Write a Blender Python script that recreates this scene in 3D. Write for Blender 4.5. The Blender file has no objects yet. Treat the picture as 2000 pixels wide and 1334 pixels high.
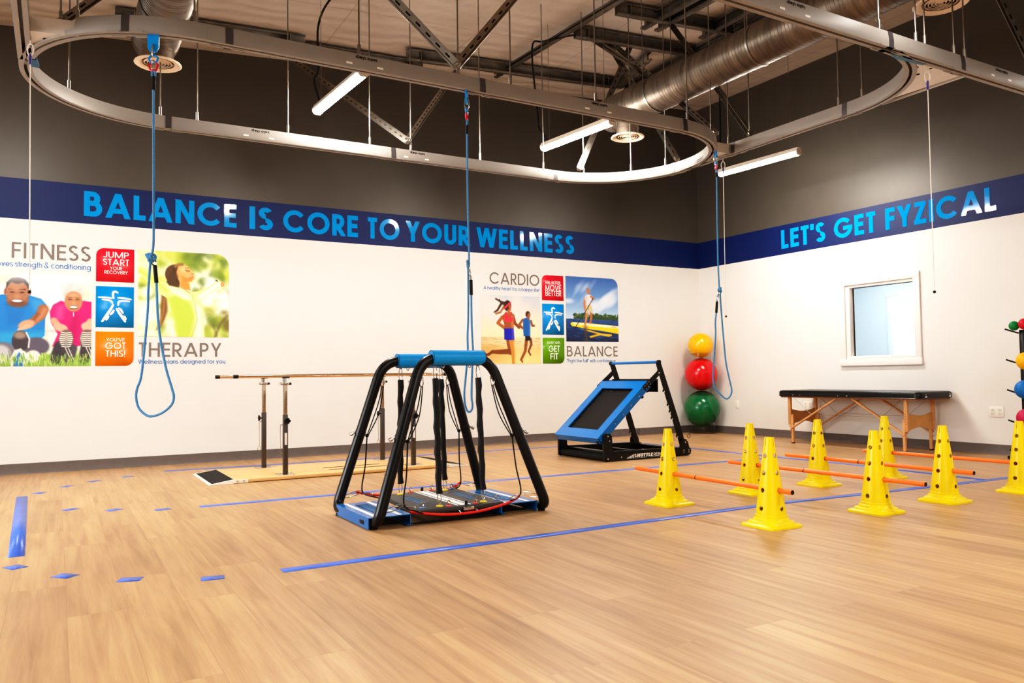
import bpy, bmesh, math, random
import numpy as np
from mathutils import Vector, Matrix
PI = math.pi
rng = random.Random(7)
SC = bpy.context.scene
COL = SC.collection

D={'ropes': {'A': {'path': [(-9.003, -4.625, 2.838), (-9.0, -4.627, 2.435), (-8.997, -4.629, 1.976), (-8.999, -4.627, 1.839), (-9.01, -4.621, 1.771), (-9.014, -4.619, 1.742), (-9.024, -4.613, 1.566), (-9.027, -4.611, 1.43), (-9.045, -4.601, 1.179), (-9.061, -4.592, 1.015), (-9.081, -4.58, 0.948), (-9.087, -4.577, 0.89), (-9.072, -4.585, 0.823), (-9.034, -4.607, 0.78), (-9.001, -4.627, 0.77), (-8.947, -4.658, 0.789), (-8.897, -4.687, 0.836), (-8.882, -4.695, 0.887), (-8.893, -4.689, 0.945), (-8.919, -4.674, 1.042), (-8.94, -4.662, 1.148), (-8.957, -4.652, 1.255), (-8.971, -4.644, 1.391), (-8.977, -4.64, 1.537), (-8.98, -4.639, 1.611)], 'sleeve': [(-8.98, -4.639, 1.611), (-8.989, -4.633, 1.722)], 'hook': [(-8.989, -4.633, 1.722), (-9.005, -4.624, 1.764)], 'hw': [(-9.004, -4.625, 3.201), (-9.003, -4.625, 3.137), (-9.003, -4.625, 3.071), (-9.003, -4.625, 3.028), (-9.002, -4.626, 2.978), (-9.002, -4.626, 2.954), (-9.003, -4.625, 2.845)]}, 'B': {'path': [(-6.788, -4.668, 2.861), (-6.788, -4.668, 2.314), (-6.783, -4.671, 1.917), (-6.791, -4.667, 1.855), (-6.79, -4.667, 1.747), (-6.793, -4.666, 1.455), (-6.799, -4.662, 1.302), (-6.799, -4.662, 1.181), (-6.814, -4.653, 0.983), (-6.824, -4.648, 0.878), (-6.822, -4.648, 0.794), (-6.809, -4.656, 0.736), (-6.793, -4.665, 0.722), (-6.778, -4.674, 0.735), (-6.771, -4.678, 0.772), (-6.777, -4.675, 0.837), (-6.773, -4.677, 0.983), (-6.768, -4.68, 1.09), (-6.763, -4.682, 1.168), (-6.77, -4.678, 1.38), (-6.771, -4.678, 1.616)], 'sleeve': [(-6.771, -4.678, 1.616), (-6.772, -4.678, 1.731)], 'hook': [(-6.772, -4.678, 1.731), (-6.784, -4.67, 1.838)], 'hw': [(-6.788, -4.668, 3.203), (-6.787, -4.669, 3.146), (-6.786, -4.669, 3.066), (-6.787, -4.669, 3.034), (-6.787, -4.669, 2.985), (-6.787, -4.669, 2.957), (-6.788, -4.668, 2.865)]}, 'C': {'path': [(-3.824, -4.329, 2.951), (-3.834, -4.324, 2.164), (-3.829, -4.327, 1.847), (-3.824, -4.33, 1.811), (-3.82, -4.332, 1.689), (-3.811, -4.337, 1.49), (-3.797, -4.345, 1.231), (-3.785, -4.352, 1.074), (-3.756, -4.369, 0.896), (-3.744, -4.376, 0.828), (-3.754, -4.37, 0.77), (-3.792, -4.348, 0.735), (-3.851, -4.314, 0.792), (-3.892, -4.29, 0.858), (-3.9, -4.286, 0.959), (-3.891, -4.291, 1.095), (-3.87, -4.303, 1.371), (-3.87, -4.303, 1.491), (-3.859, -4.309, 1.587)], 'sleeve': [(-3.859, -4.309, 1.587), (-3.851, -4.314, 1.699)], 'hook': [(-3.851, -4.314, 1.699), (-3.833, -4.325, 1.806)], 'hw': [(-3.832, -4.325, 3.225), (-3.833, -4.325, 3.189), (-3.832, -4.325, 3.096), (-3.831, -4.326, 3.075), (-3.829, -4.327, 3.034), (-3.828, -4.328, 3.013), (-3.827, -4.328, 2.946)]}}, 'cords': {'L': (-9.687, -4.164, 3.207, (-9.676, -4.171, 1.57)), 'M': (-3.555, -4.148, 3.2, (-3.562, -4.144, 1.571)), 'R': (-4.011, -6.654, 3.2, (-4.015, -6.652, 1.56))}, 'braces': [((-6.874, -4.676, 3.386), (-8.809, -4.674, 4.898)), ((-6.874, -4.676, 3.386), (-5.505, -4.675, 5.105)), ((-6.433, -2.612, 3.41), (-7.121, -0.434, 4.963)), ((-6.433, -2.612, 3.41), (-4.972, -1.008, 5.098)), ((-4.287, -2.612, 3.382), (-3.2, -2.257, 5.209)), ((-3.506, -3.397, 3.402), (-3.551, -2.215, 5.187)), ((-3.685, -4.186, 3.456), (-3.379, -2.138, 5.198)), ((-3.617, -4.588, 3.339), (-3.228, -2.991, 5.208)), ((-3.3, -3.002, 4.384), (-3.733, -2.182, 5.176)), ((-3.578, -6.121, 3.658), (-4.692, -6.729, 3.364)), ((-2.733, -6.729, 3.482), (-4.377, -6.729, 5.176)), ((-9.535, -4.236, 3.312), (-7.947, -4.236, 4.952))], 'purlins': [((-9.023, -0.935, 4.844), (-7.01, -0.882, 4.97)), ((-6.965, -0.716, 4.973), (-5.352, -0.602, 5.074)), ((-5.737, -0.954, 5.05), (-2.428, -0.956, 5.258)), ((-4.107, -2.309, 5.152), (-2.149, -2.331, 5.275)), ((-4.036, -3.036, 5.157), (-2.224, -3.085, 5.271)), ((-4.294, -0.646, 5.141), (-4.134, -3.356, 5.151)), ((-3.448, -2.783, 5.194), (-3.414, -3.505, 5.196)), ((-3.244, -2.796, 5.207), (-3.21, -3.585, 5.209)), ((-2.542, -2.814, 5.251), (-2.544, -3.676, 5.251)), ((-2.704, -2.015, 5.24), (-2.362, -0.932, 5.262)), ((-2.133, -0.699, 5.276), (-2.181, -3.579, 5.273))], 'fl': [(-7.626, -5.111, 0.277), (-7.512, -5.058, 0.604), (-7.396, -5.009, 0.911)], 'fr': [(-6.462, -5.126, 0.184), (-6.598, -5.066, 0.559), (-6.705, -5.012, 0.897)], 'bl': [(-7.685, -4.366, 0.196), (-7.558, -4.377, 0.566), (-7.45, -4.387, 0.906)], 'br': [(-6.562, -4.364, 0.145), (-6.656, -4.376, 0.521), (-6.775, -4.387, 0.892)], 'ftop': [(-7.244, -4.974, 1.133), (-6.834, -4.974, 1.133)], 'btop': [(-7.27, -4.394, 1.119), (-6.883, -4.393, 1.116)]}
# ------------------------------------------------------------------ helpers
def lin(c):
    c = c / 255.0
    return c / 12.92 if c <= 0.04045 else ((c + 0.055) / 1.055) ** 2.4
def rgb(r, g, b): return (lin(r), lin(g), lin(b), 1.0)

MATS = {}
def mat(name, col, rough=0.5, metal=0.0, var=0.06, scale=30.0, spec=0.5, emit=None, estr=0.0, trans=0.0, ior=1.45, alpha=1.0, coat=0.0, bump=0.0):
    if name in MATS: return MATS[name]
    m = bpy.data.materials.new(name); m.use_nodes = True
    nt = m.node_tree; b = nt.nodes['Principled BSDF']
    b.inputs['Roughness'].default_value = rough
    b.inputs['Metallic'].default_value = metal
    b.inputs['Specular IOR Level'].default_value = spec
    b.inputs['IOR'].default_value = ior
    b.inputs['Transmission Weight'].default_value = trans
    b.inputs['Alpha'].default_value = alpha
    b.inputs['Coat Weight'].default_value = coat
    tc = nt.nodes.new('ShaderNodeTexCoord'); n = nt.nodes.new('ShaderNodeTexNoise')
    n.inputs['Scale'].default_value = scale; n.inputs['Detail'].default_value = 3.0
    nt.links.new(tc.outputs['Object'], n.inputs['Vector'])
    r = nt.nodes.new('ShaderNodeValToRGB')
    r.color_ramp.elements[0].position = 0.3; r.color_ramp.elements[1].position = 0.7
    r.color_ramp.elements[0].color = tuple(max(0.0, c * (1 - var)) for c in col[:3]) + (1,)
    r.color_ramp.elements[1].color = tuple(min(1.0, c * (1 + var)) for c in col[:3]) + (1,)
    nt.links.new(n.outputs['Fac'], r.inputs['Fac']); nt.links.new(r.outputs['Color'], b.inputs['Base Color'])
    if bump > 0:
        bp = nt.nodes.new('ShaderNodeBump'); bp.inputs['Strength'].default_value = bump; bp.inputs['Distance'].default_value = 0.002
        nt.links.new(n.outputs['Fac'], bp.inputs['Height']); nt.links.new(bp.outputs['Normal'], b.inputs['Normal'])
    if emit:
        b.inputs['Emission Color'].default_value = emit; b.inputs['Emission Strength'].default_value = estr
    MATS[name] = m
    return m

class MB:
    def __init__(s): s.v = []; s.f = []; s.m = []
    def add(s, vs, fs, m=0):
        o = len(s.v); s.v += [tuple(v) for v in vs]
        for f in fs: s.f.append([i + o for i in f]); s.m.append(m)
        return s
    def box(s, c, d, rot=None, m=0, bev=0.0, seg=2):
        bm = bmesh.new(); bmesh.ops.create_cube(bm, size=1.0)
        for v in bm.verts: v.co = Vector((v.co.x * d[0], v.co.y * d[1], v.co.z * d[2]))
        if bev > 0: bmesh.ops.bevel(bm, geom=bm.edges[:], offset=bev, segments=seg, affect='EDGES', profile=0.5)
        M = Matrix.Translation(Vector(c)) @ (rot.to_4x4() if rot is not None else Matrix.Identity(4))
        bm.verts.index_update()
        s.add([M @ v.co for v in bm.verts], [[v.index for v in f.verts] for f in bm.faces], m); bm.free(); return s
    def box2(s, a, b, m=0, bev=0.0):
        a = Vector(a); b = Vector(b)
        return s.box((a + b) / 2, [abs(b[i] - a[i]) for i in range(3)], m=m, bev=bev)
    def beam(s, p, q, w, h, up=(0, 0, 1), m=0, bev=0.0):
        p = Vector(p); q = Vector(q); z = (q - p).normalized(); u = Vector(up)
        x = u.cross(z)
        if x.length < 1e-4: x = Vector((1, 0, 0)).cross(z)
        x.normalize(); y = z.cross(x)
        R = Matrix((x, y, z)).transposed()
        return s.box((p + q) / 2, (w, h, (q - p).length), rot=R, m=m, bev=bev)
    def frames(s, pts, closed=False):
        n = len(pts); out = []; prev = None
        for i in range(n):
            if closed: t = pts[(i + 1) % n] - pts[i - 1]
            else: t = pts[min(i + 1, n - 1)] - pts[max(i - 1, 0)]
            t = t.normalized() if t.length > 1e-9 else Vector((0, 0, 1))
            if prev is None:
                a = Vector((0, 0, 1)) if abs(t.z) < 0.9 else Vector((1, 0, 0))
                x = a.cross(t).normalized()
            else:
                x = (prev - t * prev.dot(t))
                x = x.normalized() if x.length > 1e-6 else Vector((0, 0, 1)).cross(t).normalized()
            out.append((x, t.cross(x))); prev = x
        return out
    def tube(s, pts, r, seg=10, closed=False, m=0, caps=True):
        pts = [Vector(p) for p in pts]; n = len(pts)
        rr = r if isinstance(r, (list, tuple)) else [r] * n
        fr = s.frames(pts, closed); vs = []; fs = []
        for i in range(n):
            x, y = fr[i]
            for k in range(seg):
                a = 2 * PI * k / seg
                vs.append(pts[i] + (x * math.cos(a) + y * math.sin(a)) * rr[i])
        for i in range(n if closed else n - 1):
            j = (i + 1) % n
            for k in range(seg):
                l = (k + 1) % seg
                fs.append([i * seg + k, i * seg + l, j * seg + l, j * seg + k])
        if caps and not closed:
            fs.append(list(range(seg))[::-1]); fs.append([(n - 1) * seg + k for k in range(seg)])
        return s.add(vs, fs, m)
    def cyl(s, p, q, r, r2=None, seg=16, m=0): return s.tube([p, q], [r, r if r2 is None else r2], seg=seg, m=m)
    def sweep(s, pts, prof, closed=False, m=0):
        # prof: list of (side, up) offsets swept along a horizontal path
        pts = [Vector(p) for p in pts]; n = len(pts); k = len(prof); vs = []; fs = []
        for i in range(n):
            if closed: t = pts[(i + 1) % n] - pts[i - 1]
            else: t = pts[min(i + 1, n - 1)] - pts[max(i - 1, 0)]
            t.z = 0; t.normalize(); sd = Vector((t.y, -t.x, 0))
            for a, b in prof: vs.append(pts[i] + sd * a + Vector((0, 0, b)))
        for i in range(n if closed else n - 1):
            j = (i + 1) % n
            for q in range(k):
                w = (q + 1) % k
                fs.append([i * k + q, j * k + q, j * k + w, i * k + w])
        if not closed:
            fs.append(list(range(k))); fs.append([(n - 1) * k + q for q in range(k)][::-1])
        return s.add(vs, fs, m)
    def lathe(s, prof, c=(0, 0, 0), seg=32, m=0, axis='z'):
        c = Vector(c); vs = []; fs = []; n = len(prof)
        for r, h in prof:
            for k in range(seg):
                a = 2 * PI * k / seg; p = (r * math.cos(a), r * math.sin(a), h)
                if axis == 'y': p = (p[0], h, p[1])
                if axis == 'x': p = (h, p[0], p[1])
                vs.append(c + Vector(p))
        for i in range(n - 1):
            for k in range(seg):
                l = (k + 1) % seg
                fs.append([i * seg + k, i * seg + l, (i + 1) * seg + l, (i + 1) * seg + k])
        return s.add(vs, fs, m)
    def sphere(s, c, r, seg=32, ring=20, m=0, sz=1.0):
        prof = [(max(1e-5, r * math.sin(PI * i / ring)), -r * sz * math.cos(PI * i / ring)) for i in range(ring + 1)]
        return s.lathe(prof, c, seg, m)
    def prism(s, poly, d, f, m=0):
        # poly: 2D points, f maps (a, b, t) -> 3D, extruded t=0..d
        n = len(poly); vs = [f(a, b, 0) for a, b in poly] + [f(a, b, d) for a, b in poly]
        fs = [list(range(n))[::-1], list(range(n, 2 * n))] + [[i, (i + 1) % n, n + (i + 1) % n, n + i] for i in range(n)]
        return s.add(vs, fs, m)
    def torus(s, c, R, r, nx, ny, seg=24, seg2=8, m=0, sy=1.0):
        c = Vector(c); nx = Vector(nx).normalized(); ny = Vector(ny).normalized()
        return s.tube([c + nx * R * math.cos(2 * PI * i / seg) + ny * R * sy * math.sin(2 * PI * i / seg) for i in range(seg)], r, seg2, closed=True, m=m)
    def build(s, name, mats, parent=None, smooth=35, recalc=True, loc=None):
        me = bpy.data.meshes.new(name); me.from_pydata(s.v, [], s.f); 
        if not isinstance(mats, (list, tuple)): mats = [mats]
        for q in mats: me.materials.append(q)
        me.polygons.foreach_set('material_index', s.m)
        if recalc:
            bm = bmesh.new(); bm.from_mesh(me); bmesh.ops.recalc_face_normals(bm, faces=bm.faces[:]); bm.to_mesh(me); bm.free()
        me.polygons.foreach_set('use_smooth', [True] * len(me.polygons))
        if smooth: me.set_sharp_from_angle(angle=math.radians(smooth))
        me.update()
        o = bpy.data.objects.new(name, me); COL.objects.link(o)
        if parent is not None: o.parent = parent
        return o

def tag(o, label, cat, group=None, kind=None):
    if label: o['label'] = label
    if cat: o['category'] = cat
    if group: o['group'] = group
    if kind: o['kind'] = kind
    return o
def thing(name, label, cat, loc=(0, 0, 0), group=None):
    o = bpy.data.objects.new(name, None); COL.objects.link(o); o.location = loc; o.empty_display_size = 0.1
    return tag(o, label, cat, group)
class Local:
    """build meshes in world coordinates, store them relative to the thing's base"""
    def __init__(s, root): s.r = root
    def __call__(s, mb, name, mats, parent=None, smooth=35):
        L = Vector(s.r.location); mb.v = [tuple(Vector(v) - L) for v in mb.v]
        return mb.build(name, mats, parent if parent is not None else s.r, smooth)
def copy_tree(o, parent=None):
    c = o.copy(); COL.objects.link(c)
    if parent is not None: c.parent = parent
    for ch in list(o.children): copy_tree(ch, c)
    return c
def structure(o): o['kind'] = 'structure'; return o
def smooth_path(pts, k=6, closed=False):
    pts = [Vector(p) for p in pts]; n = len(pts); out = []
    for i in range(n if closed else n - 1):
        if closed: p0, p1, p2, p3 = pts[i - 1], pts[i], pts[(i + 1) % n], pts[(i + 2) % n]
        else: p0, p1, p2, p3 = pts[max(i - 1, 0)], pts[i], pts[i + 1], pts[min(i + 2, n - 1)]
        for j in range(k):
            t = j / k
            out.append(0.5 * ((2 * p1) + (p2 - p0) * t + (2 * p0 - 5 * p1 + 4 * p2 - p3) * t * t + (3 * p1 - p0 - 3 * p2 + p3) * t ** 3))
    if not closed: out.append(pts[-1])
    return out
def fillet(pts, r, k=8):
    pts = [Vector(p) for p in pts]; out = [pts[0]]
    for i in range(1, len(pts) - 1):
        a, b, c = pts[i - 1], pts[i], pts[i + 1]
        rr = r[i - 1] if isinstance(r, (list, tuple)) else r
        u = (a - b).normalized(); w = (c - b).normalized()
        d = min(rr, (a - b).length * 0.49, (c - b).length * 0.49)
        p, q = b + u * d, b + w * d
        for j in range(k + 1):
            t = j / k; out.append(p * (1 - t) ** 2 + b * 2 * t * (1 - t) + q * t * t)
    out.append(pts[-1]); return out

# ------------------------------------------------------------------ camera
def make_camera():
    f, yaw, pitch, roll = 1540.83, 0.5236, 0.0422, -0.0132
    F = Vector((math.sin(yaw) * math.cos(pitch), math.cos(yaw) * math.cos(pitch), math.sin(pitch)))
    R = Vector((math.cos(yaw), -math.sin(yaw), 0)); U = R.cross(F)
    c, s = math.cos(roll), math.sin(roll)
    R2 = R * c + U * s; U2 = U * c - R * s
    cam = bpy.data.cameras.new('camera'); cam.sensor_fit = 'HORIZONTAL'; cam.sensor_width = 36.0; cam.lens = 36.0 * f / 2000.0
    cam.clip_start = 0.05; cam.clip_end = 100
    o = bpy.data.objects.new('camera', cam); COL.objects.link(o)
    M = Matrix((R2, U2, -F)).transposed().to_4x4(); M.translation = Vector((-9.52, -10.0544, 1.0))
    o.matrix_world = M; SC.camera = o
make_camera()

# ------------------------------------------------------------------ stroke lettering
def arc(cx, cy, rx, ry, a0, a1, n=None):
    n = n or max(6, int(abs(a1 - a0) / 9))
    return [(cx + rx * math.cos(math.radians(a0 + (a1 - a0) * i / n)), cy + ry * math.sin(math.radians(a0 + (a1 - a0) * i / n))) for i in range(n + 1)]
def ext(p, q, e, e1=None):
    e1 = e if e1 is None else e1
    d = math.hypot(q[0] - p[0], q[1] - p[1]); ux, uy = (q[0] - p[0]) / d, (q[1] - p[1]) / d
    return [(p[0] - ux * e, p[1] - uy * e), (q[0] + ux * e1, q[1] + uy * e1)]
def glyph(ch, w):
    """strokes as (points, clip) in units of the cap height, plus the advance width"""
    h = w / 2; X = 0.70; S = []
    def L(*p): S.append((list(p), False))
    def D(p, q, e0=1.5, e1=1.5): S.append((ext(p, q, e0 * w, e1 * w), True))
    def A(*a): S.append((arc(*a), False))
    if ch == ' ': return S, 0.30
    if ch == 'A': D((h * .9, 0), (.43, 1)); D((.86 - h * .9, 0), (.43, 1)); L((.2, .29), (.66, .29)); return S, .86
    if ch == 'B':
        L((h, 0), (h, 1)); m = .53
        L((0, 1 - h), (.30, 1 - h)); A(.30, (1 - h + m) / 2, .26 - h, (1 - h - m) / 2, 90, -90); L((.02, m), (.34, m))
        A(.33, (m + h) / 2, .30 - h, (m - h) / 2, 90, -90); L((0, h), (.33, h)); return S, .63
    if ch == 'C': A(.5, .5, .5 - h, .5 - h, 38, 322); return S, .93
    if ch == 'D': L((h, 0), (h, 1)); L((0, 1 - h), (.3, 1 - h)); A(.3, .5, .46 - h, .5 - h, 90, -90); L((0, h), (.3, h)); return S, .76
    if ch == 'E': L((h, 0), (h, 1)); L((0, 1 - h), (.5, 1 - h)); L((0, .52), (.47, .52)); L((0, h), (.5, h)); return S, .5
    if ch == 'F': L((h, 0), (h, 1)); L((0, 1 - h), (.48, 1 - h)); L((0, .50), (.45, .50)); return S, .48
    if ch == 'G': A(.5, .5, .5 - h, .5 - h, 40, 358); L((.5, .5 - h * .2), (1.0, .5 - h * .2)); return S, 1.0
    if ch == 'H': L((h, 0), (h, 1)); L((.66 - h, 0), (.66 - h, 1)); L((0, .53), (.66, .53)); return S, .66
    if ch == 'I': L((h, 0), (h, 1)); return S, w
    if ch == 'J': L((.46 - h, 1), (.46 - h, .24)); A(.23, .23, .23 - h, .23 - h, 0, -165); return S, .46
    if ch == 'L': L((h, 0), (h, 1)); L((0, h), (.44, h)); return S, .44
    if ch == 'M': L((h, 0), (h, 1)); L((.90 - h, 0), (.90 - h, 1)); D((h, 1), (.45, 0)); D((.90 - h, 1), (.45, 0)); return S, .90
    if ch == 'N': L((h, 0), (h, 1)); L((.72 - h, 0), (.72 - h, 1)); D((h * .9, 1), (.72 - h * .9, 0)); return S, .72
    if ch == 'O': A(.5, .5, .5 - h, .5 - h, 0, 360, 48); return S, 1.0
    if ch == 'P' or ch == 'R':
        L((h, 0), (h, 1)); m = .45; L((0, 1 - h), (.28, 1 - h)); A(.28, (1 - h + m) / 2, .28 - h, (1 - h - m) / 2, 90, -90); L((0, m), (.28, m))
        if ch == 'R': D((.25, m - .02), (.52, 0), 0)
        return S, .58
    if ch == 'Q': A(.5, .5, .5 - h, .5 - h, 0, 360, 48); L((.62, .3), (.95, -.02)); return S, 1.0
    if ch == 'S':
        A(.26, .745, .25 - h, .255 - h, 25, 270); A(.26, .265, .27 - h, .265 - h, 90, -155); L((.24, .49 + h * .15), (.28, .53 - h * .15)); return S, .53
    if ch == 'T': L((.235, 0), (.235, 1)); L((0, 1 - h), (.47, 1 - h)); return S, .47
    if ch == 'U': L((h, 1), (h, .3)); A(.31, .31, .31 - h, .31 - h, 180, 360); L((.62 - h, .3), (.62 - h, 1)); return S, .62
    if ch == 'V': D((h * .9, 1), (.37, 0)); D((.74 - h * .9, 1), (.37, 0)); return S, .74
    if ch == 'W': D((h * .9, 1), (.29, 0)); D((.54, 1), (.29, 0)); D((.54, 1), (.79, 0)); D((1.08 - h * .9, 1), (.79, 0)); return S, 1.08
    if ch == 'Y': D((h * .9, 1), (.33, .42), 1.5, .12); D((.66 - h * .9, 1), (.33, .42), 1.5, .12); L((.33, 0), (.33, .48)); return S, .66
    if ch == 'Z': L((.03, 1 - h), (.55, 1 - h)); L((0, h), (.56, h)); L((.09, h * .5), (.48, 1 - h * .5)); return S, .57
    if ch == "'": L((.07, 1), (.05, .70)); return S, .14
    if ch == '"': L((.06, 1), (.05, .72)); L((.20, 1), (.19, .72)); return S, .26
    if ch == '!': L((h, .28), (h, 1)); L((h, 0), (h, w)); return S, w
    if ch == ',': L((.10, .10), (.04, -.12)); return S, .12
    if ch == '&': A(.30, .77, .17, .20, -40, 220); A(.28, .26, .26, .24, 130, 380); L((.15, .66), (.62, .02)); return S, .66
    r = X / 2
    if ch in 'abdgpqeco':
        if ch == 'e': A(r, r, r - h, r - h, 0, 320); L((.02, r), (X - .02, r)); return S, X
        if ch == 'c': A(r, r, r - h, r - h, 42, 318); return S, X * .9
        A(r, r, r - h, r - h, 0, 360, 36)
        if ch in 'adgq': L((X - h, 0 if ch in 'ad' else -.1), (X - h, X if ch in 'agq' else 1))
        if ch == 'g': A(r, -.08, r - h, .2, 0, -150)
        if ch in 'bp': L((h, -.28 if ch == 'p' else 0), (h, X if ch == 'p' else 1))
        return S, X
    if ch == 'f': L((.13, 0), (.13, .8)); A(.29, .8, .16, .2 - h, 180, 95); L((0, .66), (.3, .66)); return S, .30
    if ch == 't': L((.13, 0), (.13, .95)); L((0, .66), (.27, .66)); return S, .27
    if ch in 'hn': L((h, 0), (h, 1 if ch == 'h' else X)); A(.27, X - .27, .27 - h, .27 - h, 180, 0); L((.54 - h, 0), (.54 - h, X - .27)); return S, .54
    if ch == 'u': L((h, .27), (h, X)); A(.27, .27, .27 - h, .27 - h, 180, 360); L((.54 - h, .0), (.54 - h, X)); return S, .54
    if ch in 'il':
        L((h, 0), (h, 1 if ch == 'l' else X))
        if ch == 'i': L((h, .84), (h, .84 + w))
        return S, w
    if ch == 'r': L((h, 0), (h, X)); A(.22, X - .2, .2, .2 - h, 180, 80); return S, .26
    if ch == 's': A(.19, .52, .17, .18 - h, 30, 270); A(.19, .19, .19 - h * .4, .19 - h, 90, -150); return S, .38
    if ch == 'm': L((h, 0), (h, X)); A(.25, X - .25, .25 - h, .25 - h, 180, 0); L((.5 - h, 0), (.5 - h, X - .25)); A(.7 - h, X - .25, .2, .25 - h, 180, 0); L((.9 - h, 0), (.9 - h, X - .25)); return S, .9
    if ch == 'v': D((h, X), (.26, 0)); D((.52 - h, X), (.26, 0)); S[:] = [([p for p in q], 2) for q, c in S]; return S, .52
    if ch == 'w': [S.append((ext(a, b, w), 2)) for a, b in (((h, X), (.22, 0)), ((.42, X), (.22, 0)), ((.42, X), (.62, 0)), ((.84 - h, X), (.62, 0)))]; return S, .84
    if ch == 'y': L((h, X), (.27, .02)); L((.54 - h, X), (.17, -.28)); return S, .54
    return S, .4
def clip_poly(P, lo, hi):
    for sgn, lim in ((1, lo), (-1, -hi)):
        out = []
        for i in range(len(P)):
            a, b = P[i - 1], P[i]; da, db = sgn * a[1] - lim, sgn * b[1] - lim
            if (da >= 0) != (db >= 0):
                t = da / (da - db); out.append((a[0] + (b[0] - a[0]) * t, a[1] + (b[1] - a[1]) * t))
            if db >= 0: out.append(b)
        P = out
        if not P: break
    return P
def text_polys(txt, u0, v0, height, width=None, w=0.16, track=0.10, align='l', slant=0.0):
    """filled polygons of one line of lettering; baseline starts at (u0, v0)"""
    polys = []; x = 0.0
    for ch in txt:
        S, adv = glyph(ch, w)
        for ki, (pts, clip) in enumerate(S):
            n = len(pts); closed = n > 8 and math.hypot(pts[0][0] - pts[-1][0], pts[0][1] - pts[-1][1]) < 1e-6
            Lf, Rt = [], []
            for i in range(n):
                if closed: a, b = pts[(i - 1) % (n - 1)], pts[(i + 1) % (n - 1)]
                else: a, b = pts[max(0, i - 1)], pts[min(n - 1, i + 1)]
                d = math.hypot(b[0] - a[0], b[1] - a[1]) or 1
                nx, ny = -(b[1] - a[1]) / d * w / 2, (b[0] - a[0]) / d * w / 2
                Lf.append((pts[i][0] + nx, pts[i][1] + ny)); Rt.append((pts[i][0] - nx, pts[i][1] - ny))
            for i in range(n - 1):
                P = [Lf[i], Lf[i + 1], Rt[i + 1], Rt[i]]
                if clip: P = clip_poly(P, 0.0, 0.70 if clip == 2 else 1.0)
                if len(P) > 2: polys.append((ki, [(p[0] + x, p[1]) for p in P]))
        x += adv + (track if ch != ' ' else 0)
    tot = x - track; sx = (width / tot) if width else height
    off = {'l': 0, 'c': -tot * sx / 2, 'r': -tot * sx}[align]
    return [(k, [(u0 + off + (p[0] + slant * p[1]) * sx, v0 + p[1] * height) for p in P]) for k, P in polys]
def add_polys(mb, polys, f, m=0):
    for k, P in polys:
        if sum(P[i - 1][0] * P[i][1] - P[i][0] * P[i - 1][1] for i in range(len(P))) < 0: P = P[::-1]
        mb.add([f(a, b, k * .00022) for a, b in P], [list(range(len(P)))], m)
def on_back(e): return lambda u, v, o=0: (u, -e - o, v)
def on_right(e): return lambda u, v, o=0: (-e - o, -u, v)
# ------------------------------------------------------------------ materials
M_white = mat('wall_white_paint', rgb(226, 222, 218), rough=0.55, var=0.012, scale=3)
M_far = mat('far_wall_paint', rgb(120, 116, 112), rough=0.6, var=0.02, scale=3)
M_navy = mat('wall_navy_paint', rgb(8, 32, 88), rough=0.55, var=0.05, scale=4)
M_grey = mat('wall_taupe_paint', rgb(82, 77, 71), rough=0.42, var=0.04, scale=3)
M_base = mat('vinyl_cove_base', rgb(104, 94, 90), rough=0.45, var=0.05, scale=12)
M_trim = mat('white_trim_paint', rgb(240, 232, 226), rough=0.4, var=0.01)
M_black = mat('black_powder_coat', rgb(17, 17, 18), rough=0.32, var=0.1, spec=0.5)
M_rubber = mat('black_rubber', rgb(18, 18, 18), rough=0.7, var=0.15)
M_blue = mat('bright_blue_paint', rgb(0, 110, 184), rough=0.28, var=0.03, coat=0.2)
M_pad = mat('sky_blue_vinyl_pad', rgb(0, 154, 228), rough=0.4, var=0.03)
M_chrome = mat('chrome', rgb(205, 200, 192), rough=0.16, metal=1.0, var=0.03)
M_steel = mat('galvanised_steel', rgb(150, 145, 138), rough=0.38, metal=1.0, var=0.14, scale=14)
M_darksteel = mat('dark_purlin_steel', rgb(112, 106, 98), rough=0.5, metal=0.3, var=0.25, scale=9)
M_alu = mat('anodised_aluminium', rgb(150, 145, 140), rough=0.45, metal=0.0, var=0.03, scale=6)
M_clamp = mat('grey_clamp_band', rgb(96, 94, 96), rough=0.4, metal=0.6, var=0.05)
M_plate = mat('plate_tan_white', rgb(212, 206, 200), rough=0.4, metal=0.2, var=0.03)
M_yellow = mat('yellow_cone_plastic', rgb(255, 224, 0), rough=0.32, var=0.015, coat=0.15)
M_orange = mat('orange_pole_plastic', rgb(255, 126, 44), rough=0.35, var=0.02)
M_rope = mat('blue_rope', rgb(80, 138, 184), rough=0.7, var=0.2, scale=160, bump=0.5)
M_cord = mat('white_cord', rgb(236, 230, 222), rough=0.7, var=0.08, scale=200)
M_tape = mat('blue_floor_tape', rgb(76, 110, 202), rough=0.30, var=0.12, scale=5, spec=0.5)
M_red = mat('red_tubing', rgb(226, 42, 26), rough=0.3, var=0.03)
M_wood = mat('birch_plywood', rgb(220, 176, 122), rough=0.45, var=0.06, scale=7)
M_beech = mat('beech_wood', rgb(214, 160, 108), rough=0.42, var=0.08, scale=18)
M_vinylblk = mat('black_vinyl', rgb(15, 14, 15), rough=0.34, var=0.1, spec=0.5)
M_whiteplas = mat('white_plastic', rgb(238, 232, 224), rough=0.35, var=0.01)
M_slot = mat('dark_slot', rgb(20, 18, 17), rough=0.8, var=0.05)
M_diff = mat('cream_diffuser_paint', rgb(236, 214, 190), rough=0.4, var=0.02)
M_emit = mat('led_lens', rgb(255, 250, 244), rough=0.4, emit=(1.0, 0.925, 0.84, 1), estr=250.0)
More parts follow.
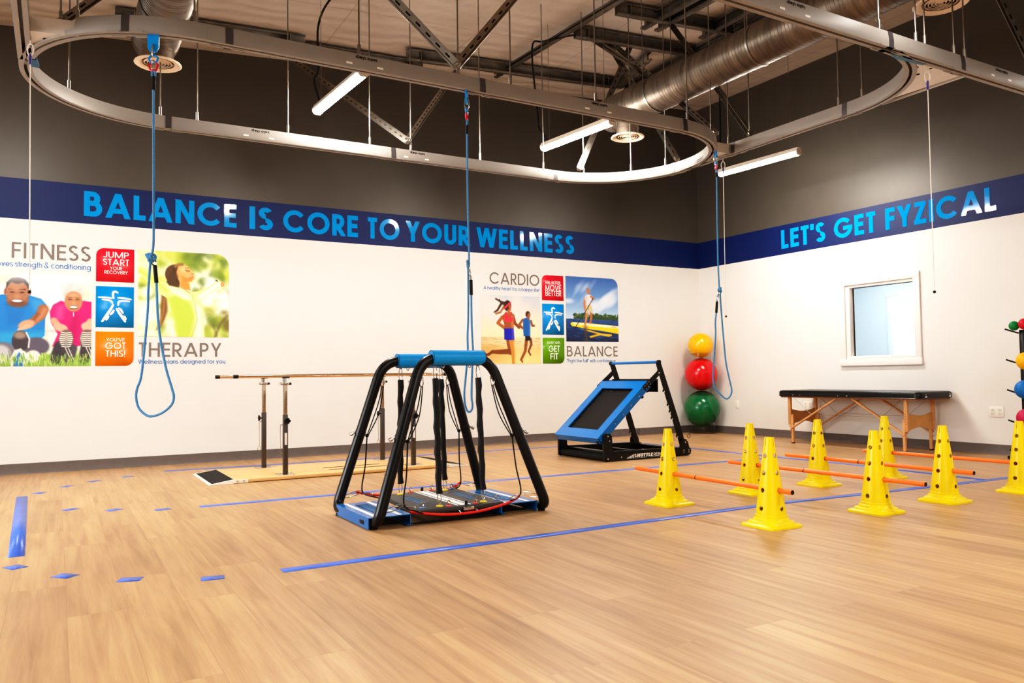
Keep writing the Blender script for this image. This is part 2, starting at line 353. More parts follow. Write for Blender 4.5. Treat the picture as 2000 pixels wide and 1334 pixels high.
M_knobblk = mat('black_plastic_knob', rgb(14, 14, 14), rough=0.45, var=0.1)
M_txtwhite = mat('white_lettering', rgb(248, 246, 242), rough=0.4, var=0.01)
M_txtgrey = mat('grey_vinyl_lettering', rgb(126, 117, 112), rough=0.22, var=0.02)
M_txtblue = mat('mid_blue_vinyl_lettering', rgb(40, 118, 186), rough=0.22, var=0.02)
M_band = mat('light_blue_vinyl_lettering', rgb(0, 142, 212), rough=0.08, var=0.02, spec=0.5)
M_tred = mat('red_vinyl_tile', rgb(232, 40, 62), rough=0.3, var=0.02)
M_tblue = mat('azure_vinyl_tile', rgb(0, 142, 218), rough=0.3, var=0.02)
M_torange = mat('orange_vinyl_tile', rgb(250, 132, 24), rough=0.3, var=0.02)
M_tgreen = mat('green_vinyl_tile', rgb(104, 158, 12), rough=0.3, var=0.02)

def floor_material():
    m = bpy.data.materials.new('oak_vinyl_plank'); m.use_nodes = True; nt = m.node_tree; N = nt.nodes; Lk = nt.links
    b = N['Principled BSDF']; tc = N.new('ShaderNodeTexCoord'); mp = N.new('ShaderNodeMapping')
    mp.inputs['Rotation'].default_value = (0, 0, PI / 2); mp.inputs['Location'].default_value = (0.3, 0.125, 0)
    Lk.new(tc.outputs['Object'], mp.inputs['Vector'])
    br = N.new('ShaderNodeTexBrick'); br.offset = 0.37; br.offset_frequency = 2
    for k, v in (('Scale', 1.0), ('Mortar Size', 0.0012), ('Mortar Smooth', 0.6), ('Bias', 0.0), ('Brick Width', 1.62), ('Row Height', 0.228)): br.inputs[k].default_value = v
    br.inputs['Color1'].default_value = (0, 0, 0, 1); br.inputs['Color2'].default_value = (1, 1, 1, 1); br.inputs['Mortar'].default_value = (0.5, 0.5, 0.5, 1)
    Lk.new(mp.outputs['Vector'], br.inputs['Vector'])
    # grain coordinates shifted per plank
    sc = N.new('ShaderNodeVectorMath'); sc.operation = 'MULTIPLY'; sc.inputs[1].default_value = (15.0, 0.8, 1.0); Lk.new(tc.outputs['Object'], sc.inputs[0])
    ofs = N.new('ShaderNodeVectorMath'); ofs.operation = 'SCALE'; ofs.inputs['Scale'].default_value = 13.0; Lk.new(br.outputs['Color'], ofs.inputs[0])
    ad = N.new('ShaderNodeVectorMath'); ad.operation = 'ADD'; Lk.new(sc.outputs[0], ad.inputs[0]); Lk.new(ofs.outputs[0], ad.inputs[1])
    n1 = N.new('ShaderNodeTexNoise'); n1.inputs['Scale'].default_value = 1.3; n1.inputs['Detail'].default_value = 6; n1.inputs['Roughness'].default_value = 0.62; n1.inputs['Distortion'].default_value = 0.35
    Lk.new(ad.outputs[0], n1.inputs['Vector'])
    n2 = N.new('ShaderNodeTexNoise'); n2.inputs['Scale'].default_value = 9.0; n2.inputs['Detail'].default_value = 4; n2.inputs['Distortion'].default_value = 1.2
    Lk.new(ad.outputs[0], n2.inputs['Vector'])
    n3 = N.new('ShaderNodeTexNoise'); n3.inputs['Scale'].default_value = 1.7; n3.inputs['Detail'].default_value = 2; Lk.new(tc.outputs['Object'], n3.inputs['Vector'])
    cr = N.new('ShaderNodeValToRGB'); e = cr.color_ramp
    e.elements[0].position = 0.24; e.elements[0].color = rgb(152, 118, 84)
    e.elements[1].position = 0.74; e.elements[1].color = rgb(194, 159, 116)
    x = e.elements.new(0.5); x.color = rgb(178, 142, 103)
    Lk.new(n1.outputs['Fac'], cr.inputs['Fac'])
    fine = N.new('ShaderNodeMapRange'); fine.inputs['From Min'].default_value = 0.3; fine.inputs['From Max'].default_value = 0.7; fine.inputs['To Min'].default_value = 0.945; fine.inputs['To Max'].default_value = 1.045
    Lk.new(n2.outputs['Fac'], fine.inputs['Value'])
    tint = N.new('ShaderNodeMapRange'); tint.inputs['To Min'].default_value = 0.88; tint.inputs['To Max'].default_value = 1.09
    Lk.new(br.outputs['Color'], tint.inputs['Value'])
    mo = N.new('ShaderNodeMapRange'); mo.inputs['To Min'].default_value = 1.0; mo.inputs['To Max'].default_value = 0.72; Lk.new(br.outputs['Fac'], mo.inputs['Value'])
    big = N.new('ShaderNodeMapRange'); big.inputs['From Min'].default_value = 0.3; big.inputs['From Max'].default_value = 0.7; big.inputs['To Min'].default_value = 0.95; big.inputs['To Max'].default_value = 1.05; Lk.new(n3.outputs['Fac'], big.inputs['Value'])
    def mul(a, c):
        q = N.new('ShaderNodeMath'); q.operation = 'MULTIPLY'; Lk.new(a, q.inputs[0]); Lk.new(c, q.inputs[1]); return q.outputs[0]
    t = mul(mul(fine.outputs[0], tint.outputs[0]), mul(mo.outputs[0], big.outputs[0]))
    vm = N.new('ShaderNodeVectorMath'); vm.operation = 'SCALE'; Lk.new(cr.outputs['Color'], vm.inputs[0]); Lk.new(t, vm.inputs['Scale'])
    Lk.new(vm.outputs[0], b.inputs['Base Color'])
    rr = N.new('ShaderNodeMapRange'); rr.inputs['To Min'].default_value = 0.36; rr.inputs['To Max'].default_value = 0.5; Lk.new(n2.outputs['Fac'], rr.inputs['Value'])
    Lk.new(rr.outputs[0], b.inputs['Roughness']); b.inputs['Specular IOR Level'].default_value = 0.45
    bp = N.new('ShaderNodeBump'); bp.inputs['Strength'].default_value = 0.12; bp.inputs['Distance'].default_value = 0.002
    Lk.new(t, bp.inputs['Height']); Lk.new(bp.outputs['Normal'], b.inputs['Normal'])
    return m
def ceiling_material():
    m = bpy.data.materials.new('vinyl_insulation_blanket'); m.use_nodes = True; nt = m.node_tree; N = nt.nodes; Lk = nt.links
    b = N['Principled BSDF']; b.inputs['Roughness'].default_value = 0.5
    tc = N.new('ShaderNodeTexCoord'); br = N.new('ShaderNodeTexBrick'); br.offset = 0.0
    for k, v in (('Scale', 1.0), ('Mortar Size', 0.012), ('Mortar Smooth', 1.0), ('Brick Width', 1.6), ('Row Height', 1.45)): br.inputs[k].default_value = v
    br.inputs['Color1'].default_value = rgb(200, 190, 180); br.inputs['Color2'].default_value = rgb(206, 196, 186); br.inputs['Mortar'].default_value = rgb(172, 160, 148)
    mp = N.new('ShaderNodeMapping'); mp.inputs['Location'].default_value = (0.3, 0.25, 0); Lk.new(tc.outputs['Object'], mp.inputs['Vector']); Lk.new(mp.outputs[0], br.inputs['Vector'])
    n = N.new('ShaderNodeTexNoise'); n.inputs['Scale'].default_value = 1.1; n.inputs['Detail'].default_value = 5; Lk.new(tc.outputs['Object'], n.inputs['Vector'])
    w = N.new('ShaderNodeTexWave'); w.inputs['Scale'].default_value = 1.4; w.inputs['Distortion'].default_value = 6; w.inputs['Detail'].default_value = 3; w.bands_direction = 'Y'; Lk.new(tc.outputs['Object'], w.inputs['Vector'])
    mx = N.new('ShaderNodeMapRange'); mx.inputs['From Min'].default_value = 0.3; mx.inputs['From Max'].default_value = 0.7; mx.inputs['To Min'].default_value = 0.93; mx.inputs['To Max'].default_value = 1.04; Lk.new(n.outputs['Fac'], mx.inputs['Value'])
    vm = N.new('ShaderNodeVectorMath'); vm.operation = 'SCALE'; Lk.new(br.outputs['Color'], vm.inputs[0]); Lk.new(mx.outputs[0], vm.inputs['Scale']); Lk.new(vm.outputs[0], b.inputs['Base Color'])
    bp = N.new('ShaderNodeBump'); bp.inputs['Strength'].default_value = 0.22; bp.inputs['Distance'].default_value = 0.05; Lk.new(w.outputs['Fac'], bp.inputs['Height']); Lk.new(bp.outputs['Normal'], b.inputs['Normal'])
    return m
def spiral_material():
    m = bpy.data.materials.new('spiral_duct_steel'); m.use_nodes = True; nt = m.node_tree; N = nt.nodes; Lk = nt.links
    b = N['Principled BSDF']; b.inputs['Metallic'].default_value = 0.85; b.inputs['Roughness'].default_value = 0.42
    tc = N.new('ShaderNodeTexCoord'); n = N.new('ShaderNodeTexNoise'); n.inputs['Scale'].default_value = 3.0; n.inputs['Detail'].default_value = 4
    mp = N.new('ShaderNodeMapping'); mp.inputs['Scale'].default_value = (1, 6, 1); Lk.new(tc.outputs['Object'], mp.inputs['Vector']); Lk.new(mp.outputs[0], n.inputs['Vector'])
    r = N.new('ShaderNodeValToRGB'); r.color_ramp.elements[0].position = .3; r.color_ramp.elements[1].position = .7
    r.color_ramp.elements[0].color = rgb(104, 96, 88); r.color_ramp.elements[1].color = rgb(142, 132, 122); Lk.new(n.outputs['Fac'], r.inputs['Fac']); Lk.new(r.outputs['Color'], b.inputs['Base Color'])
    return m
M_floor, M_ceil, M_spiral = floor_material(), ceiling_material(), spiral_material()
_nt = M_yellow.node_tree; _tr = _nt.nodes.new('ShaderNodeBsdfTranslucent'); _tr.inputs['Color'].default_value = rgb(255, 236, 60); _mx = _nt.nodes.new('ShaderNodeMixShader'); _mx.inputs['Fac'].default_value = 0.15
_nt.links.new(_nt.nodes['Principled BSDF'].outputs[0], _mx.inputs[1]); _nt.links.new(_tr.outputs[0], _mx.inputs[2]); _nt.links.new(_mx.outputs[0], _nt.nodes['Material Output'].inputs['Surface'])
M_glass = mat('window_glass', (1, 1, 1, 1), rough=0.0, trans=1.0, ior=1.02, var=0.0)
M_clear = mat('clear_acrylic', (0.96, 0.95, 0.94, 1), rough=0.06, trans=1.0, ior=1.2, var=0.0)
M_office = mat('office_pale_blue_wall', rgb(206, 224, 236), rough=0.6, var=0.01)

# ------------------------------------------------------------------ setting
XL, YF = -14.0, -14.0
ZB, ZT = 2.7675, 3.213
def zc(x): return 5.51 + 0.0627 * x
structure(MB().box2((XL, YF, -0.1), (2.7, 0.0, 0.0)).build('floor', M_floor))
w = MB()
w.box2((XL, 0, 0), (0.12, 0.12, ZB), 0); w.box2((XL, 0, ZB), (0.12, 0.12, ZT), 1)
w.prism([(XL, ZT), (0.12, ZT), (0.12, zc(0.12)), (XL, zc(XL))], 0.12, lambda a, b, t: (a, t, b), 2)
structure(w.build('wall_back', [M_white, M_navy, M_grey]))
WY0, WY1, WZ0, WZ1 = -3.91, -2.92, 1.165, 2.17
w = MB()
w.box2((0, YF, 0), (0.12, WY0, ZB), 0); w.box2((0, WY1, 0), (0.12, 0.0, ZB), 0)
w.box2((0, WY0, 0), (0.12, WY1, WZ0), 0); w.box2((0, WY0, WZ1), (0.12, WY1, ZB), 0)
w.box2((0, YF, ZB), (0.12, 0.0, ZT), 1); w.box2((0, YF, ZT), (0.12, 0.0, zc(0.06)), 2)
structure(w.build('wall_right', [M_white, M_navy, M_grey]))
structure(MB().prism([(YF, 0), (0, 0), (0, zc(XL)), (YF, zc(XL))], -0.12, lambda a, b, t: (XL + t, a, b)).build('wall_left', M_far))
structure(MB().prism([(XL, 0), (0, 0), (0, zc(0)), (XL, zc(XL))], -0.12, lambda a, b, t: (a, YF + t, b)).build('wall_front', M_far))
structure(MB().prism([(XL, zc(XL)), (0.12, zc(0.12)), (0.12, zc(.12) + .1), (XL, zc(XL) + .1)], -YF, lambda a, b, t: (a, -t, b)).build('ceiling', M_ceil))
BP = [(0, 0.1145), (0.006, 0.1145), (0.009, 0.10), (0.009, 0.022), (0.022, 0.0), (0, 0)]
structure(MB().prism(BP, -XL - 0.001, lambda a, b, t: (-t - 0.0005, -a - 0.0005, b)).build('baseboard_back', M_base))
structure(MB().prism(BP, 13.95, lambda a, b, t: (-a - 0.0005, -t - 0.024, b)).build('baseboard_right', M_base))
# interior window in the right wall
wn = MB()
oy0, oy1, oz0, oz1 = -3.985, -2.795, 1.062, 2.265
d = 0.026
for a, b in (((-d, oy0, oz1 - .09), (-.0005, oy1, oz1)), ((-d, oy0, oz0 + .09), (-.0005, oy0 + .085, oz1 - .09)), ((-d, oy1 - .085, oz0 + .09), (-.0005, oy1, oz1 - .09)), ((-d - .012, oy0 - .01, oz0), (-.0005, oy1 + .01, oz0 + .09))):
    wn.box2(a, b, bev=0.004)
win = structure(wn.build('window_1', M_trim))
fr = MB()
for a, b in (((-.004, WY0 + .001, WZ1 - .03), (.115, WY1 - .001, WZ1 - .001)), ((-.004, WY0 + .001, WZ0 + .001), (.115, WY1 - .001, WZ0 + .03)), ((-.003, WY0 + .001, WZ0 + .03), (.114, WY0 + .025, WZ1 - .03)), ((-.003, WY1 - .025, WZ0 + .03), (.114, WY1 - .001, WZ1 - .03))):
    fr.box2(a, b, bev=0.002)
fr.build('window_frame', M_trim, win)
gs = MB()
gs.box2((.072, WY1 - .038, WZ0 + .03), (.084, WY1 - .025, WZ1 - .03)); gs.box2((.073, WY0 + .026, WZ1 - .038), (.083, WY1 - .039, WZ1 - .031))
gs.build('gasket', M_rubber, win)
MB().box2((.084, WY0 + .02, WZ0 + .02), (.090, WY1 - .02, WZ1 - .02)).build('window_pane', M_glass, win)
# the office seen through it
OX = 2.6
w = MB(); w.box2((OX, -1.77, 0), (OX + .1, 0.3, 2.9)); w.box2((OX, -6, 0), (OX + .1, -3.9, 2.9)); w.box2((OX, -3.9, 0), (OX + .1, -1.77, .35)); w.box2((OX, -3.9, 2.25), (OX + .1, -1.77, 2.9))
structure(w.build('wall_office', M_office))
w = MB(); w.box2((.12, .3, 0), (OX + .1, .4, 2.9)); w.box2((.12, -6.1, 0), (OX + .1, -6, 2.9)); w.box2((.12, -6, 2.8), (OX, .3, 2.9))
structure(w.build('wall_office_side', M_office))
w2 = MB()
for a, b in (((OX - .03, -3.95, 2.21), (OX, -1.72, 2.30)), ((OX - .03, -1.84, .3), (OX, -1.74, 2.209)), ((OX - .03, -3.95, .3), (OX, -3.86, 2.209))): w2.box2(a, b, bev=.004)
wo = structure(w2.build('window_2', mat('pale_window_trim', rgb(214, 232, 242), rough=.5, var=.01)))
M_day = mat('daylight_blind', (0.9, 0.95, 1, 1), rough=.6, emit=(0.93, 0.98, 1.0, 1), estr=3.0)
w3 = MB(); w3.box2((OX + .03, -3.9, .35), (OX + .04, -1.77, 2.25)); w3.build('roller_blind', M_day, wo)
w4 = MB()
for z in (1.28, 1.75): w4.box2((OX + .015, -3.9, z - .008), (OX + .03, -1.95, z + .008))
w4.build('blind_bar', mat('pale_blind_bar', rgb(226, 240, 246), rough=.6, var=.01), wo)

# ------------------------------------------------------------------ slogans on the navy band
def words(name, label, cat, items, f, m, parent=None):
    t = thing(name, label, cat, f(items[0]['u0'], items[0]['v0']), None); b = Local(t)
    for it in items:
        mb = MB(); add_polys(mb, text_polys(**it), f); L = Vector(t.location); mb.v = [tuple(Vector(v) - L) for v in mb.v]
        mb.build('lettering', m, t, smooth=0, recalc=False)
    return t
BW = [('BALANCE', -9.272, -7.616), ('IS', -7.463, -7.175), ('CORE', -7.048, -6.062), ('TO', -5.927, -5.473), ('YOUR', -5.376, -4.398), ('WELLNESS', -4.282, -2.582)]
words('wall_slogan', 'light blue lettering BALANCE IS CORE TO YOUR WELLNESS on the navy band', 'wall lettering',
      [dict(txt=t, u0=a, v0=2.855, height=.285, width=b - a, w=.205, track=.12) for t, a, b in BW], on_back(.003), M_band)
BR = [("LET'S", 1.791, 2.585), ('GET', 2.732, 3.387), ('FYZICAL', 3.532, 4.956)]
words('wall_slogan', "light blue lettering LET'S GET FYZICAL on the navy band of the window wall", 'wall lettering',
      [dict(txt=t, u0=a, v0=2.855, height=.283, width=b - a, w=.205, track=.12) for t, a, b in BR], on_right(.003), M_band)
# ------------------------------------------------------------------ caption lettering
def caption(label, big, u, v, h, width, small, us, vs, hs, ws, al):
    mb = MB(); add_polys(mb, text_polys(big, u, v, h, width, w=.135, track=.13), on_back(.003), 0)
    add_polys(mb, text_polys(small, us, vs, hs, ws, w=.12, track=.11, align=al), on_back(.003), 1)
    tag(mb.build('wall_caption', [M_txtgrey, M_txtblue], None, smooth=0, recalc=False), label, 'wall lettering')
caption('grey word FITNESS with a blue line about strength and conditioning under it', 'FITNESS', -9.955, 2.338, .172, .755, 'Improves strength & conditioning', -9.198, 2.243, .062, 1.03, 'r')
caption('grey word THERAPY with the blue line Wellness plans designed for you', 'THERAPY', -8.701, 1.264, .168, .908, 'Wellness plans designed for you', -8.705, 1.184, .052, .96, 'l')
caption('grey word CARDIO with the blue line A healthy heart for a happy life', 'CARDIO', -4.08, 2.33, .17, .852, 'A healthy heart for a happy life!', -4.182, 2.243, .052, .952, 'l')
caption('grey word BALANCE with the blue line about fighting the fall under it', 'BALANCE', -2.748, 1.270, .160, .975, '"Fight the fall" with confidence', -2.75, 1.180, .052, .93, 'l')
# ------------------------------------------------------------------ coloured tiles
def rounded_tile(x0, z0, w, h, r, corner):
    P = [(x0, z0), (x0 + w, z0), (x0 + w, z0 + h), (x0, z0 + h)]
    out = []
    for i, p in enumerate(P):
        if i == corner:
            c = [(x0 + r, z0 + r), (x0 + w - r, z0 + r), (x0 + w - r, z0 + h - r), (x0 + r, z0 + h - r)][i]
            a0 = [180, 270, 0, 90][i]
            out += arc(c[0], c[1], r, r, a0, a0 + 90, 10)
        else: out.append(p)
    return out
def tile(name, label, x0, z0, h, m, corner, lines):
    mb = MB(); P = rounded_tile(x0, z0, .39, h, .085, corner) if corner is not None else [(x0, z0), (x0 + .39, z0), (x0 + .39, z0 + h), (x0, z0 + h)]
    mb.prism(P, .003, lambda a, b, t: (a, -t - .0002, b), 0)
    for t, base, hh, ww in lines:
        add_polys(mb, text_polys(t, x0 + .203, z0 + h - base, hh, ww, w=.125, track=.12, align='c'), on_back(.0045), 1)
    return tag(mb.build(name, [m, M_txtwhite], None, smooth=0, recalc=False), label, 'wall tile')
def logo_tile(label, x0):
    mb = MB(); z0, h = 1.6, .468
    mb.prism([(x0, z0), (x0 + .39, z0), (x0 + .39, z0 + h), (x0, z0 + h)], .003, lambda a, b, t: (a, -t - .0002, b), 0)
    def P(x, y): return (x0 + .39 * (x - 38) / 400, z0 + h - h * (y - 482) / 424)
    strokes = [([(222, 604), (216, 575), (218, 545), (240, 534), (266, 546)], 26), ([(65, 597), (140, 598), (206, 604)], 20), ([(105, 620), (160, 624), (194, 632), (212, 656)], 21),
               ([(268, 598), (340, 601), (408, 612)], 21), ([(390, 632), (330, 628), (285, 632), (272, 652), (271, 676)], 21),
               ([(218, 672), (195, 715), (160, 768), (130, 812), (106, 844)], 30), ([(226, 728), (210, 755), (190, 772)], 25), ([(172, 790), (160, 812), (147, 830)], 23),
               ([(256, 714), (285, 758), (315, 800), (346, 844)], 29), ([(278, 706), (300, 722), (322, 756)], 24), ([(334, 785), (345, 800), (354, 822)], 20)]
    for si, (pts, wd) in enumerate(strokes):
        pts = [P(*q) for q in pts]; r = wd * .39 / 400 / 2; n = len(pts)
        q = [Vector((a, b, 0)) for a, b in pts]; q = smooth_path(q, 5); N = len(q)
        Lf, Rt = [], []
        for i in range(N):
            t = (q[min(i + 1, N - 1)] - q[max(i - 1, 0)]).normalized(); s = r * (0.55 + 0.45 * math.sin(PI * (0.12 + 0.76 * i / (N - 1))))
            Lf.append((q[i].x - t.y * s, q[i].y + t.x * s)); Rt.append((q[i].x + t.y * s, q[i].y - t.x * s))
        for i in range(N - 1): add_polys(mb, [(si, [Lf[i], Lf[i + 1], Rt[i + 1], Rt[i]])], on_back(.0045), 1)
        for e in (q[0], q[-1]): add_polys(mb, [(si + 11, [(e.x + r * .68 * math.cos(k * PI / 6), e.y + r * .68 * math.sin(k * PI / 6)) for k in range(12)])], on_back(.0046), 1)
    return tag(mb.build('logo_tile', [M_tblue, M_txtwhite], None, smooth=0, recalc=False), label, 'wall tile')
tile('slogan_tile', 'red tile reading JUMP START YOUR RECOVERY', -9.145, 2.121, .384, M_tred, 3, [('JUMP', .107, .068, .267), ('START', .193, .072, .268), ('YOUR', .245, .036, .124), ('RECOVERY', .293, .038, .238)])
tile('slogan_tile', "orange tile reading YOU'VE GOT THIS!", -9.145, 1.162, .39, M_torange, 1, [('YOU"VE', .112, .038, .185), ('GOT', .197, .072, .205), ('THIS!', .286, .072, .2)])
tile('slogan_tile', 'dark red tile reading FEEL BETTER, MOVE BETTER', -3.183, 2.121, .384, M_tred, 3, [('FEEL BETTER,', .135, .046, .278), ('MOVE', .232, .084, .284), ('BETTER', .315, .08, .287)])
tile('slogan_tile', "green tile reading DON'T QUIT, GET FIT", -3.183, 1.162, .39, M_tgreen, 1, [("DON'T QUIT,", .09, .036, .238), ('GET', .212, .093, .2), ('FIT', .326, .093, .137)])
logo_tile('blue tile with a white figure logo under the red JUMP START tile', -9.145)
logo_tile('blue tile with a white figure logo under the MOVE BETTER tile', -3.183)

# ------------------------------------------------------------------ photographic wall panels (vertex-coloured sheets)
class Canvas:
    def __init__(s, n=210):
        s.n = n; a = np.linspace(0, 1, n + 1); s.u, s.v = np.meshgrid(a, a); s.c = np.zeros((n + 1, n + 1, 3)); s.r = np.random.RandomState(5)
    def put(s, a, col):
        a = np.clip(a, 0, 1)[..., None]; s.c = s.c * (1 - a) + np.array(col, float) * a
    def grad(s, stops):
        v = [q[0] for q in stops]
        for k in range(3): s.c[..., k] = np.interp(s.v, v, [q[1][k] for q in stops])
    def ell(s, cx, cy, rx, ry, col, soft=.012, rot=0, op=1):
        c, d = math.cos(rot), math.sin(rot); x = s.u - cx; y = s.v - cy
        X = (x * c + y * d) / rx; Y = (-x * d + y * c) / ry; q = np.sqrt(X * X + Y * Y)
        s.put(op * np.clip(.5 + (1 - q) * min(rx, ry) / soft, 0, 1), col)
    def seg(s, p, q):
        px, py = p; dx, dy = q[0] - px, q[1] - py; L = dx * dx + dy * dy + 1e-12
        t = np.clip(((s.u - px) * dx + (s.v - py) * dy) / L, 0, 1)
        return np.hypot(s.u - px - t * dx, s.v - py - t * dy), t
    def stroke(s, pts, w, col, soft=.01, op=1, w2=None):
        a = np.zeros_like(s.u); n = len(pts) - 1
        for i in range(n):
            d, t = s.seg(pts[i], pts[i + 1]); ww = w if w2 is None else w + (w2 - w) * (i + t) / n
            a = np.maximum(a, np.clip(.5 + (ww / 2 - d) / soft, 0, 1))
        s.put(a * op, col)
    def poly(s, P, col, soft=.01, op=1):
        ins = np.zeros(s.u.shape, bool); d = np.full(s.u.shape, 9.)
        for i in range(len(P)):
            (x1, y1), (x2, y2) = P[i - 1], P[i]
            d = np.minimum(d, s.seg(P[i - 1], P[i])[0])
            if y1 != y2: ins ^= ((y1 > s.v) != (y2 > s.v)) & (s.u < (x2 - x1) * (s.v - y1) / (y2 - y1) + x1)
        s.put(op * np.clip(.5 + np.where(ins, d, -d) / soft, 0, 1), col)
    def blobs(s, n, cols, r0, r1, u0=0, u1=1, v0=0, v1=1, soft=.05, op=.7):
        for _ in range(n):
            R = s.r; s.ell(R.uniform(u0, u1), R.uniform(v0, v1), R.uniform(r0, r1), R.uniform(r0, r1), cols[R.randint(len(cols))], soft, R.uniform(0, 3), op)
    def noise(s, amp): s.c += s.r.uniform(-amp, amp, s.u.shape)[..., None]
    def panel(s, name, label, x0, z0, w, h, corner=None, rad=.12):
        n = s.n; X = x0 + s.u * w; Z = z0 + h - s.v * h
        co = np.stack([X, np.full_like(X, -.003), Z], -1).reshape(-1, 3)
        i = np.arange(n); a, b = np.meshgrid(i, i); k = (b * (n + 1) + a)
        F = np.stack([k, k + n + 1, k + n + 2, k + 1], -1).reshape(-1, 4)
        if corner == 'tr':
            cu = (a + .5) / n * w; cv = (b + .5) / n * h; m = ~((cu > w - rad) & (cv < rad) & (np.hypot(cu - (w - rad), cv - rad) > rad)); F = F[m.reshape(-1)]
        me = bpy.data.meshes.new(name); me.vertices.add(len(co)); me.vertices.foreach_set('co', co.reshape(-1))
        me.loops.add(F.size); me.loops.foreach_set('vertex_index', F.reshape(-1)); me.polygons.add(len(F)); me.polygons.foreach_set('loop_start', np.arange(0, F.size, 4)); me.update(calc_edges=True)
        at = me.color_attributes.new('print', 'FLOAT_COLOR', 'POINT'); c = np.clip(s.c / 255., 0, 1); c = np.where(c <= .04045, c / 12.92, ((c + .055) / 1.055) ** 2.4)
        at.data.foreach_set('color', np.concatenate([c, np.ones(c.shape[:2] + (1,))], -1).reshape(-1).astype(np.float32))
        me.materials.append(M_print); o = bpy.data.objects.new(name, me); COL.objects.link(o); return tag(o, label, 'wall picture')
M_print = bpy.data.materials.new('printed_vinyl'); M_print.use_nodes = True
_a = M_print.node_tree.nodes.new('ShaderNodeAttribute'); _a.attribute_name = 'print'
M_print.node_tree.links.new(_a.outputs['Color'], M_print.node_tree.nodes['Principled BSDF'].inputs['Base Color']); M_print.node_tree.nodes['Principled BSDF'].inputs['Roughness'].default_value = 0.35

def pic_therapy():
    c = Canvas(); c.grad([(0, (206, 216, 120)), (.5, (236, 240, 205)), (1, (214, 224, 160))])
    c.blobs(60, [(196, 208, 62), (240, 245, 214), (150, 172, 50), (252, 252, 240), (214, 224, 110)], .04, .14, soft=.06)
    c.blobs(34, [(96, 122, 40), (70, 96, 34), (124, 148, 44)], .02, .07, u0=.5, v1=.5, soft=.05, op=.6)
    c.blobs(16, [(98, 126, 44), (150, 170, 60)], .02, .05, u1=.3, v0=.4, soft=.05, op=.6)
    c.blobs(18, [(255, 255, 250)], .03, .09, u0=.66, v0=.35, v1=.8, soft=.06)
    c.blobs(14, [(250, 252, 240)], .03, .08, u1=.25, v0=.45, soft=.06)
    c.blobs(14, [(110, 134, 52), (150, 160, 60), (120, 110, 60)], .03, .07, u0=.76, v0=.62, soft=.05, op=.75)
    c.stroke([(.84, 1), (.9, .84), (.98, .74)], .03, (104, 92, 66), .03, .7); c.stroke([(.86, .98), (.82, .86)], .02, (104, 92, 66), .03, .6)
    c.poly([(.25, .5), (.31, .52), (.315, .70), (.285, .80), (.24, .90), (.195, .92), (.235, .8), (.24, .66)], (126, 88, 48), .03)
    c.stroke([(.28, .55), (.27, .72), (.22, .9)], .015, (170, 128, 76), .02)
    sh = [(0, .19), (.09, .22), (.23, .35), (.31, .38), (.44, .44), (.55, .47), (.65, .455), (.76, .40), (.87, .31), (.93, .365), (.84, .44), (.76, .49), (.66, .57), (.70, .66), (.72, .76), (.71, 1.02), (.42, 1.02), (.39, .82), (.34, .64), (.31, .55), (.23, .5), (.09, .36), (0, .275)]
    c.poly(sh, (226, 238, 150), .008)
    c.poly([(.31, .54), (.44, .5), (.56, .60), (.62, .74), (.56, 1.02), (.42, 1.02), (.39, .82)], (188, 214, 78), .06, .9)
    c.poly([(.60, .56), (.69, .66), (.71, 1.02), (.60, 1.02), (.63, .8)], (247, 248, 214), .05)
    c.poly([(.3, .4), (.46, .45), (.6, .54), (.5, .56), (.36, .48)], (246, 248, 206), .04); c.stroke([(.02, .24), (.2, .37), (.3, .46)], .05, (206, 222, 110), .04)
    c.stroke([(.58, .5), (.62, .62), (.64, .8), (.58, 1)], .008, (176, 190, 90), .012); c.stroke([(.67, .52), (.78, .44), (.88, .36)], .05, (250, 250, 226), .03)
    c.stroke([(.47, .42), (.56, .48)], .01, (186, 150, 84), .01)
    c.ell(.40, .27, .115, .12, (92, 64, 38), .012, -.3); c.poly([(.30, .36), (.36, .22), (.46, .26), (.44, .42), (.33, .4)], (84, 58, 34), .015)
    c.poly([(.44, .34), (.55, .36), (.565, .45), (.5, .44), (.45, .42)], (214, 150, 70), .012)
    c.poly([(.43, .16), (.48, .145), (.53, .165), (.565, .20), (.595, .235), (.59, .255), (.605, .285), (.60, .315), (.575, .34), (.53, .355), (.46, .37), (.425, .32), (.41, .24)], (228, 166, 98), .01)
    c.poly([(.47, .29), (.6, .29), (.575, .345), (.47, .37)], (206, 138, 60), .03, .8); c.ell(.49, .2, .04, .04, (244, 196, 136), .05)
    c.ell(.416, .285, .018, .034, (200, 130, 78), .01, -.2); c.stroke([(.508, .212), (.53, .222), (.55, .216)], .008, (82, 48, 28), .008); c.stroke([(.505, .185), (.54, .185)], .007, (120, 80, 50), .008)
    c.stroke([(.552, .288), (.572, .284), (.59, .273)], .009, (250, 240, 226), .007); c.stroke([(.548, .296), (.572, .293), (.593, .279)], .007, (186, 84, 66), .007); c.stroke([(.553, .282), (.575, .277), (.588, .268)], .005, (176, 84, 66), .006); c.ell(.53, .27, .03, .025, (240, 176, 116), .04); c.stroke([(.572, .215), (.592, .243)], .008, (246, 200, 146), .01); c.ell(.588, .25, .006, .005, (110, 60, 34), .006)
    c.stroke([(.40, .17), (.43, .15), (.47, .145)], .035, (150, 112, 66), .02); c.stroke([(.38, .2), (.41, .3), (.42, .36)], .02, (70, 48, 28), .02)
    c.ell(.925, .36, .022, .03, (214, 150, 96), .01); c.stroke([(.85, .315), (.87, .325)], .012, (40, 40, 34), .008)
    c.noise(3); c.panel('photo_panel', 'photo panel of a woman in a pale green top with arms spread outdoors', -8.713, 1.5, 1.008, 1.012, 'tr', .15)
